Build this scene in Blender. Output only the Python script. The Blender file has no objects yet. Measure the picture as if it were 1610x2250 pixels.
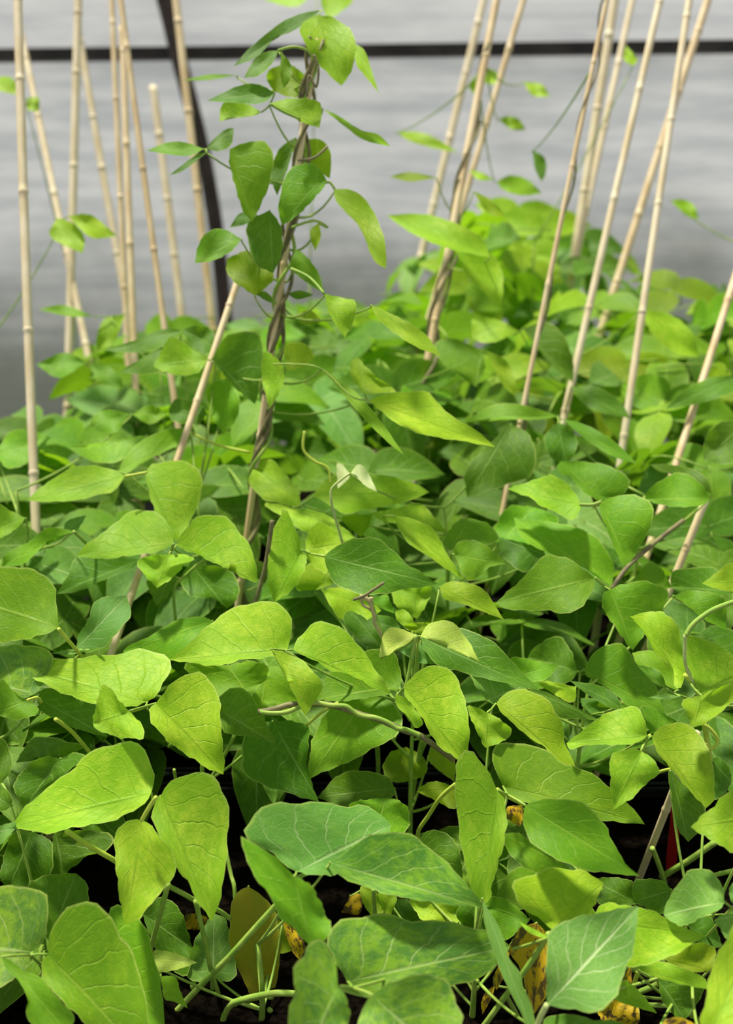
import bpy, math, random
from mathutils import Vector, Matrix
R = random.Random(7)
SC = bpy.context.scene
COL = SC.collection

# ------------------------------------------------------------------ camera, light, exposure
FPX = 2306.0                                     # focal length in pixels of the 1610 x 2250 frame
PITCH = math.radians(18.0)
CAM = Vector((0.0, 0.0, 1.5))
FWD = Vector((0, math.cos(PITCH), -math.sin(PITCH)))
UPV = Vector((0, math.sin(PITCH), math.cos(PITCH)))
RGT = Vector((1, 0, 0))
cd = bpy.data.cameras.new('camera'); cam = bpy.data.objects.new('camera', cd); COL.objects.link(cam)
cam.location = CAM; cam.rotation_euler = (math.radians(90) - PITCH, 0, 0)
cd.sensor_fit = 'VERTICAL'; cd.sensor_height = 36.0; cd.sensor_width = 36.0 * 1610 / 2250
cd.lens = 36.0 * FPX / 2250.0
cd.clip_start = 0.02
cd.dof.use_dof = True; cd.dof.focus_distance = 1.02; cd.dof.aperture_fstop = cd.lens / 10.0
SC.camera = cam
w = bpy.data.worlds.new('world'); SC.world = w; w.use_nodes = True
bg = w.node_tree.nodes['Background']; bg.inputs[0].default_value = (0.95, 0.98, 1.0, 1); bg.inputs[1].default_value = 0.42
sl = bpy.data.lights.new('sun', 'SUN'); sun = bpy.data.objects.new('sun', sl); COL.objects.link(sun)
sl.energy = 5.3; sl.angle = math.radians(5); sl.color = (1.0, 0.95, 0.84)
SUNDIR = Vector((-0.26, 0.22, 1.0)).normalized()     # towards the sun
sun.rotation_euler = SUNDIR.to_track_quat('Z', 'Y').to_euler(); sun.location = (0, 1, 4)
SC.view_settings.view_transform = 'Standard'; SC.view_settings.look = 'None'
SC.view_settings.exposure = 0.30; SC.view_settings.gamma = 1.0; SC.view_settings.use_curve_mapping = False
SC.cycles.max_bounces = 8; SC.cycles.transmission_bounces = 6; SC.cycles.transparent_max_bounces = 4
SC.cycles.use_denoising = True

def at(x, y, d):                                 # photograph position + distance -> point in the place
    return CAM + d * (FWD + RGT * ((x - 805.0) / FPX) - UPV * ((y - 1125.0) / FPX))
def project(p):
    q = p - CAM; d = q.dot(FWD)
    return 805 + FPX * q.dot(RGT) / d, 1125 - FPX * q.dot(UPV) / d, d
def interp(x, xs, ys):
    if x <= xs[0]: return ys[0]
    for a in range(len(xs) - 1):
        if x <= xs[a + 1]:
            t = (x - xs[a]) / (xs[a + 1] - xs[a]); return ys[a] + t * (ys[a + 1] - ys[a])
    return ys[-1]
def canopy(y): return interp(y, [-100, 300, 500, 700, 900, 1100, 1400, 1800, 2250], [2.5, 2.35, 2.1, 1.8, 1.48, 1.26, 1.08, .935, .845])
def shift(y): return interp(y, [900, 1100, 1400, 1800, 2250], [-.04, -.04, 0, .025, .055])

# ------------------------------------------------------------------ materials
class N:
    def __init__(s, name):
        s.m = bpy.data.materials.new(name); s.m.use_nodes = True
        s.t = s.m.node_tree; s.t.nodes.clear()
    def n(s, typ, **kw):
        nd = s.t.nodes.new(typ)
        for k, v in kw.items(): setattr(nd, k, v)
        return nd
    def l(s, a, b): s.t.links.new(a, b)
    def inp(s, sock, v):
        if isinstance(v, bpy.types.NodeSocket): s.l(v, sock)
        else: sock.default_value = v
    def math(s, op, a, b=0.0, c=None):
        nd = s.n('ShaderNodeMath', operation=op); s.inp(nd.inputs[0], a); s.inp(nd.inputs[1], b)
        if c is not None: s.inp(nd.inputs[2], c)
        return nd.outputs[0]
    def ramp(s, v, lo, hi, a=0.0, b=1.0):
        nd = s.n('ShaderNodeMapRange', interpolation_type='SMOOTHSTEP')
        s.inp(nd.inputs[0], v); s.inp(nd.inputs[1], lo); s.inp(nd.inputs[2], hi); s.inp(nd.inputs[3], a); s.inp(nd.inputs[4], b)
        return nd.outputs[0]
    def mix(s, f, a, b):
        nd = s.n('ShaderNodeMix', data_type='RGBA'); s.inp(nd.inputs[0], f); s.inp(nd.inputs[6], a); s.inp(nd.inputs[7], b)
        return nd.outputs[2]
    def noise(s, vec, scale, detail=3.0, rough=.55):
        nd = s.n('ShaderNodeTexNoise'); s.inp(nd.inputs['Scale'], scale); nd.inputs['Detail'].default_value = detail
        nd.inputs['Roughness'].default_value = rough
        if vec is not None: s.l(vec, nd.inputs['Vector'])
        return nd.outputs[0]
    def out(s, sh):
        o = s.n('ShaderNodeOutputMaterial'); s.l(sh, o.inputs[0]); return s.m
def c4(c): return (c[0], c[1], c[2], 1)

def leaf_mat(name, c1, c2, vein, vs, mottle=.5, trans=.38, spots=None, rough=.5):
    s = N(name)
    uv = s.n('ShaderNodeUVMap'); oi = s.n('ShaderNodeObjectInfo')
    sep = s.n('ShaderNodeSeparateXYZ'); s.l(uv.outputs[0], sep.inputs[0])
    U = s.math('MULTIPLY', s.math('SUBTRACT', sep.outputs[0], .5), 2.0); V = sep.outputs[1]
    au = s.math('ABSOLUTE', U); sd = s.math('GREATER_THAN', U, 0.0)
    rnd = s.math('MULTIPLY', oi.outputs['Random'], 40.0)
    off = s.n('ShaderNodeCombineXYZ'); s.l(rnd, off.inputs[0]); s.l(rnd, off.inputs[1])
    add = s.n('ShaderNodeVectorMath', operation='ADD'); s.l(uv.outputs[0], add.inputs[0]); s.l(off.outputs[0], add.inputs[1])
    wob = s.noise(add.outputs[0], 4.0, 2.0)
    ph = s.math('SUBTRACT', s.math('MULTIPLY', V, 6.0), s.math('MULTIPLY', s.math('POWER', au, .8), 2.3))
    ph = s.math('ADD', ph, s.math('MULTIPLY', sd, .4)); ph = s.math('ADD', ph, s.math('MULTIPLY', wob, .7))
    fr = s.math('ABSOLUTE', s.math('SUBTRACT', s.math('FRACT', ph), .5))
    lat = s.ramp(fr, .055, .0)
    lat = s.math('MULTIPLY', lat, s.ramp(au, 1.0, .35, .25, 1.0))
    midr = s.ramp(au, .055, .012)
    vn = s.math('MAXIMUM', lat, midr)
    vo = s.n('ShaderNodeTexVoronoi', feature='DISTANCE_TO_EDGE'); vo.inputs['Scale'].default_value = 17.0; s.l(add.outputs[0], vo.inputs['Vector'])
    fine = s.ramp(vo.outputs[0], .07, .0)
    m1 = s.noise(add.outputs[0], 12.0, 5.0, .7)
    m2 = s.noise(add.outputs[0], 2.2, 2.0)
    f = s.ramp(s.math('ADD', s.math('MULTIPLY', m1, .6), s.math('MULTIPLY', m2, .4)), .42, .87 - .27 * mottle)
    col = s.mix(f, c4(c1), c4(c2))
    col = s.mix(s.math('MULTIPLY', vn, vs), col, c4(vein)); col = s.mix(s.math('MULTIPLY', fine, vs * .22), col, c4(vein))
    col = s.mix(s.ramp(au, .95, .985, 0.0, .45), col, (.55, .66, .16, 1))
    if spots:
        sp = s.ramp(s.noise(add.outputs[0], 3.3, 4.0, .7), .50, .55); col = s.mix(sp, col, c4(spots))
    hs = s.n('ShaderNodeHueSaturation'); s.l(col, hs.inputs['Color'])
    s.l(s.math('ADD', s.math('MULTIPLY', oi.outputs['Random'], .022), .484), hs.inputs['Hue'])
    s.l(s.math('ADD', s.math('MULTIPLY', s.math('FRACT', s.math('MULTIPLY', rnd, 3.7)), .34), .83), hs.inputs['Value'])
    col = hs.outputs[0]
    bp = s.n('ShaderNodeBump'); bp.inputs['Strength'].default_value = .35; bp.inputs['Distance'].default_value = .003
    s.l(s.math('SUBTRACT', s.math('MULTIPLY', m1, .35), s.math('ADD', s.math('MULTIPLY', vn, .6), s.math('MULTIPLY', fine, .15))), bp.inputs['Height'])
    pb = s.n('ShaderNodeBsdfPrincipled'); s.l(col, pb.inputs['Base Color']); pb.inputs['Roughness'].default_value = rough
    pb.inputs['Specular IOR Level'].default_value = .22; s.l(bp.outputs[0], pb.inputs['Normal'])
    tr = s.n('ShaderNodeBsdfTranslucent'); tc = s.mix(.5, col, (.50, .80, .04, 1))
    mm = s.n('ShaderNodeMix', data_type='RGBA', blend_type='MULTIPLY'); mm.inputs[0].default_value = 1; s.l(tc, mm.inputs[6]); mm.inputs[7].default_value = (.85, 1, .5, 1)
    s.l(mm.outputs[2], tr.inputs[0])
    mx = s.n('ShaderNodeMixShader'); mx.inputs[0].default_value = trans; s.l(pb.outputs[0], mx.inputs[1]); s.l(tr.outputs[0], mx.inputs[2])
    return s.out(mx.outputs[0])

LEAF = {
 'y': leaf_mat('young_leaf', (.26, .50, .016), (.47, .67, .045), (.18, .38, .02), .35, .6, .40),
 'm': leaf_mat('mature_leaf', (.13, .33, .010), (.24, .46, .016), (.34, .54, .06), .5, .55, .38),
 'd': leaf_mat('old_and_shaded_leaf', (.068, .185, .007), (.125, .29, .011), (.30, .47, .11), .6, .7, .36),  # dark old leaves; for leaves low in the bushes, shade put into the colour
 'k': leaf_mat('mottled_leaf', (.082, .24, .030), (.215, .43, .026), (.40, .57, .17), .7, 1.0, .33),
 'g': leaf_mat('greyish_leaf', (.13, .32, .045), (.21, .41, .060), (.45, .60, .24), .65, .6, .30, rough=.55),
 'u': leaf_mat('leaf_underside', (.15, .34, .055), (.21, .41, .07), (.55, .70, .32), .98, .6, .30, rough=.6),
 'w': leaf_mat('new_leaf', (.46, .62, .09), (.62, .74, .19), (.36, .52, .14), .35, .5, .40),
 'p': leaf_mat('unfolding_leaf', (.72, .80, .36), (.82, .86, .52), (.5, .62, .2), .2, .5, .45),
 'o': leaf_mat('yellowing_leaf', (.40, .42, .02), (.52, .40, .02), (.50, .50, .06), .3, .7, .35),
 'b': leaf_mat('withered_leaf', (.62, .40, .008), (.68, .47, .012), (.55, .38, .02), .3, .7, .30, spots=(.13, .06, .025)),
 'v': leaf_mat('backlit_leaf', (.24, .38, .012), (.36, .48, .015), (.20, .32, .02), .35, .6, .50),
}
def simple(name, c1, c2, scale=20, rough=.6, stretch=None, bump=.2, spec=.3, detail=4.0):
    s = N(name); tc = s.n('ShaderNodeTexCoord'); v = tc.outputs['Object']
    if stretch:
        mp = s.n('ShaderNodeMapping'); mp.inputs['Scale'].default_value = stretch; s.l(v, mp.inputs[0]); v = mp.outputs[0]
    nz = s.noise(v, scale, detail); col = s.mix(s.ramp(nz, .3, .7), c4(c1), c4(c2))
    pb = s.n('ShaderNodeBsdfPrincipled'); s.l(col, pb.inputs['Base Color']); pb.inputs['Roughness'].default_value = rough
    pb.inputs['Specular IOR Level'].default_value = spec
    bp = s.n('ShaderNodeBump'); bp.inputs['Strength'].default_value = bump; bp.inputs['Distance'].default_value = .004; s.l(nz, bp.inputs['Height']); s.l(bp.outputs[0], pb.inputs['Normal'])
    return s.out(pb.outputs[0])
STEM = simple('green_stem', (.20, .36, .04), (.34, .46, .08), 60)
STEMY = simple('yellow_green_stem', (.40, .52, .05), (.50, .60, .08), 60)
WOODY = simple('woody_vine', (.13, .11, .05), (.24, .22, .09), 60)
DRY = simple('dry_tendril', (.38, .36, .14), (.48, .42, .2), 60)
PALE = simple('pale_stalk', (.36, .46, .13), (.46, .54, .2), 60)
CANE = simple('bamboo', (.58, .42, .21), (.76, .62, .38), 30, .5, (1, 1, .12))
CANEP = simple('pale_bamboo', (.64, .52, .30), (.80, .70, .48), 30, .5, (1, 1, .12))
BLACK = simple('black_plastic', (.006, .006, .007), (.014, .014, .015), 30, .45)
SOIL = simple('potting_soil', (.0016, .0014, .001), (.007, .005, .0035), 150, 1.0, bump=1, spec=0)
CONC = simple('concrete', (.20, .20, .19), (.32, .31, .29), 12, .9)
STEEL = simple('weathered_steel', (.035, .035, .03), (.07, .07, .06), 15, .5)
DARK = simple('dark_metal', (.018, .016, .014), (.05, .042, .035), 8, .6)
RUST = simple('rusty_hoop', (.025, .018, .014), (.07, .05, .038), 8, .6)
REDP = simple('red_plastic', (.20, .008, .006), (.26, .01, .008), 10, .4)

def wall_mat(name, base, lo, low_dark):
    s = N(name); tc = s.n('ShaderNodeTexCoord')
    mp = s.n('ShaderNodeMapping'); mp.inputs['Scale'].default_value = (.6, 1, 5.0); s.l(tc.outputs['Object'], mp.inputs[0])
    streak = s.noise(mp.outputs[0], 3.0, 5.0, .6)
    col = s.mix(s.ramp(streak, .32, .68), c4(lo), c4(base))
    if low_dark:                                    # grey-green darkening towards the bottom, painted into the sheet colour with blotches
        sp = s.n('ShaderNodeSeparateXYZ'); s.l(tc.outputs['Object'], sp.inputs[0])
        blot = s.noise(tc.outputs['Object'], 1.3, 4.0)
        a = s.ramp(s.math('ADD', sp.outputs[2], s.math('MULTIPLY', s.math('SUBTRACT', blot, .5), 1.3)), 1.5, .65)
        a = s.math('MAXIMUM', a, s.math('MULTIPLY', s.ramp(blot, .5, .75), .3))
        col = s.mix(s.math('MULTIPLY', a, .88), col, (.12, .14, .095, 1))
    wv = s.n('ShaderNodeTexWave', bands_direction='Z'); wv.inputs['Scale'].default_value = 9.0; wv.inputs['Distortion'].default_value = 1.5; s.l(tc.outputs['Object'], wv.inputs[0])
    bp = s.n('ShaderNodeBump'); bp.inputs['Strength'].default_value = .25; bp.inputs['Distance'].default_value = .01; s.l(wv.outputs[1], bp.inputs['Height'])
    pb = s.n('ShaderNodeBsdfDiffuse'); s.l(col, pb.inputs[0]); s.l(bp.outputs[0], pb.inputs['Normal'])
    tr = s.n('ShaderNodeBsdfTranslucent'); s.l(col, tr.inputs[0])
    mx = s.n('ShaderNodeMixShader'); mx.inputs[0].default_value = .55; s.l(pb.outputs[0], mx.inputs[1]); s.l(tr.outputs[0], mx.inputs[2])
    return s.out(mx.outputs[0])
WALLUP = wall_mat('plastic_sheet_upper', (.95, .94, .92), (.72, .73, .73), False)
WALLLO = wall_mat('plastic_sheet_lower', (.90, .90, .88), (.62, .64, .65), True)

# ------------------------------------------------------------------ mesh helpers
class MB:
    def __init__(s): s.v = []; s.f = []; s.uv = []
    def face(s, idx, uvs=None): s.f.append(tuple(idx)); s.uv.append(uvs or [(0.5, .5)] * len(idx))
    def box(s, x0, x1, y0, y1, z0, z1):
        b = len(s.v); s.v += [Vector(p) for p in ((x0,y0,z0),(x1,y0,z0),(x1,y1,z0),(x0,y1,z0),(x0,y0,z1),(x1,y0,z1),(x1,y1,z1),(x0,y1,z1))]
        for q in ((3,2,1,0),(4,5,6,7),(0,1,5,4),(1,2,6,5),(2,3,7,6),(3,0,4,7)): s.face([b+i for i in q])
    def tube(s, pts, rad, seg=6):
        pts = [Vector(p) for p in pts]
        if not isinstance(rad, (list, tuple)): rad = [rad] * len(pts)
        rings = []; ref = None
        for i, p in enumerate(pts):
            t = (pts[min(i+1, len(pts)-1)] - pts[max(i-1, 0)])
            if t.length < 1e-9: t = Vector((0, 0, 1))
            t.normalize()
            if ref is None: ref = t.orthogonal().normalized()
            ref = (ref - t * ref.dot(t))
            if ref.length < 1e-6: ref = t.orthogonal()
            ref.normalize(); o = t.cross(ref)
            b = len(s.v); rings.append(b)
            for k in range(seg):
                a = 2 * math.pi * k / seg; s.v.append(p + (ref * math.cos(a) + o * math.sin(a)) * rad[i])
        for i in range(len(pts) - 1):
            for k in range(seg):
                k2 = (k + 1) % seg; s.face([rings[i]+k, rings[i]+k2, rings[i+1]+k2, rings[i+1]+k])
        s.face([rings[0]+k for k in range(seg)][::-1]); s.face([rings[-1]+k for k in range(seg)])
    def build(s, name, mat, parent=None, origin=None, smooth=True):
        me = bpy.data.meshes.new(name)
        o0 = Vector(origin) if origin is not None else Vector((0, 0, 0))
        me.from_pydata([p - o0 for p in s.v], [], s.f)
        for m in (mat if isinstance(mat, (list, tuple)) else [mat]): me.materials.append(m)
        ul = me.uv_layers.new(name='UVMap'); k = 0
        flat = []
        for q in s.uv:
            for c in q: flat += [c[0], c[1]]
        ul.data.foreach_set('uv', flat)
        if smooth: me.polygons.foreach_set('use_smooth', [True] * len(me.polygons))
        me.update()
        return put(name, me, parent, o0)
def put(name, me, parent, loc):
    o = bpy.data.objects.new(name, me); COL.objects.link(o)
    if parent is not None:
        o.parent = parent; o.location = Vector(loc) - WPOS.get(parent.name, Vector((0, 0, 0)))
    else: o.location = loc
    WPOS[o.name] = Vector(loc)
    return o
WPOS = {}
def empty(name, loc):
    o = bpy.data.objects.new(name, None); COL.objects.link(o); o.location = loc; o.empty_display_size = .05; WPOS[o.name] = Vector(loc); return o
def tag(o, label, cat, group=None, kind=None):
    o['label'] = label; o['category'] = cat
    if group: o['group'] = group
    if kind: o['kind'] = kind
    return o
def bez(a, b, c, n=8): return [(1-t)**2*a + 2*t*(1-t)*b + t*t*c for t in (i / n for i in range(n + 1))]
def spline(pts, sub=6):                           # Catmull-Rom through 2D points
    P = [pts[0]] + list(pts) + [pts[-1]]; out = []
    for i in range(1, len(P) - 2):
        p0, p1, p2, p3 = P[i-1], P[i], P[i+1], P[i+2]
        for k in range(sub):
            t = k / sub
            out.append(tuple(.5 * (2*p1[j] + (p2[j]-p0[j])*t + (2*p0[j]-5*p1[j]+4*p2[j]-p3[j])*t*t + (3*p1[j]-p0[j]-3*p2[j]+p3[j])*t**3) for j in (0, 1)))
    out.append(tuple(pts[-1])); return out
def resample(pts, n):
    L = [0.0]
    for a, b in zip(pts, pts[1:]): L.append(L[-1] + math.hypot(b[0]-a[0], b[1]-a[1]))
    out = []; j = 0
    for i in range(n + 1):
        s = L[-1] * i / n
        while j < len(L) - 2 and L[j+1] < s: j += 1
        q = (s - L[j]) / max(1e-9, L[j+1] - L[j]); q = min(1, max(0, q))
        out.append((pts[j][0] + q*(pts[j+1][0]-pts[j][0]), pts[j][1] + q*(pts[j+1][1]-pts[j][1])))
    return out
CROPS = {'A': (0, 1100, 2.875), 'B': (530, 1000, 2.927), 'C': (1060, 1000, 2.927), 'D': (0, 1380, 2.875), 'E': (530, 1380, 2.927),
         'F': (1060, 1380, 2.927), 'G': (0, 1750, 2.875), 'H': (530, 1750, 2.927), 'I': (1060, 1750, 2.927),
         'J': (0, 0, 1.9877), 'K': (800, 0, 1.9877), 'L': (0, 560, 1.9877), 'M': (800, 560, 1.9877), 'P': (0, 0, 1.0)}
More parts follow.
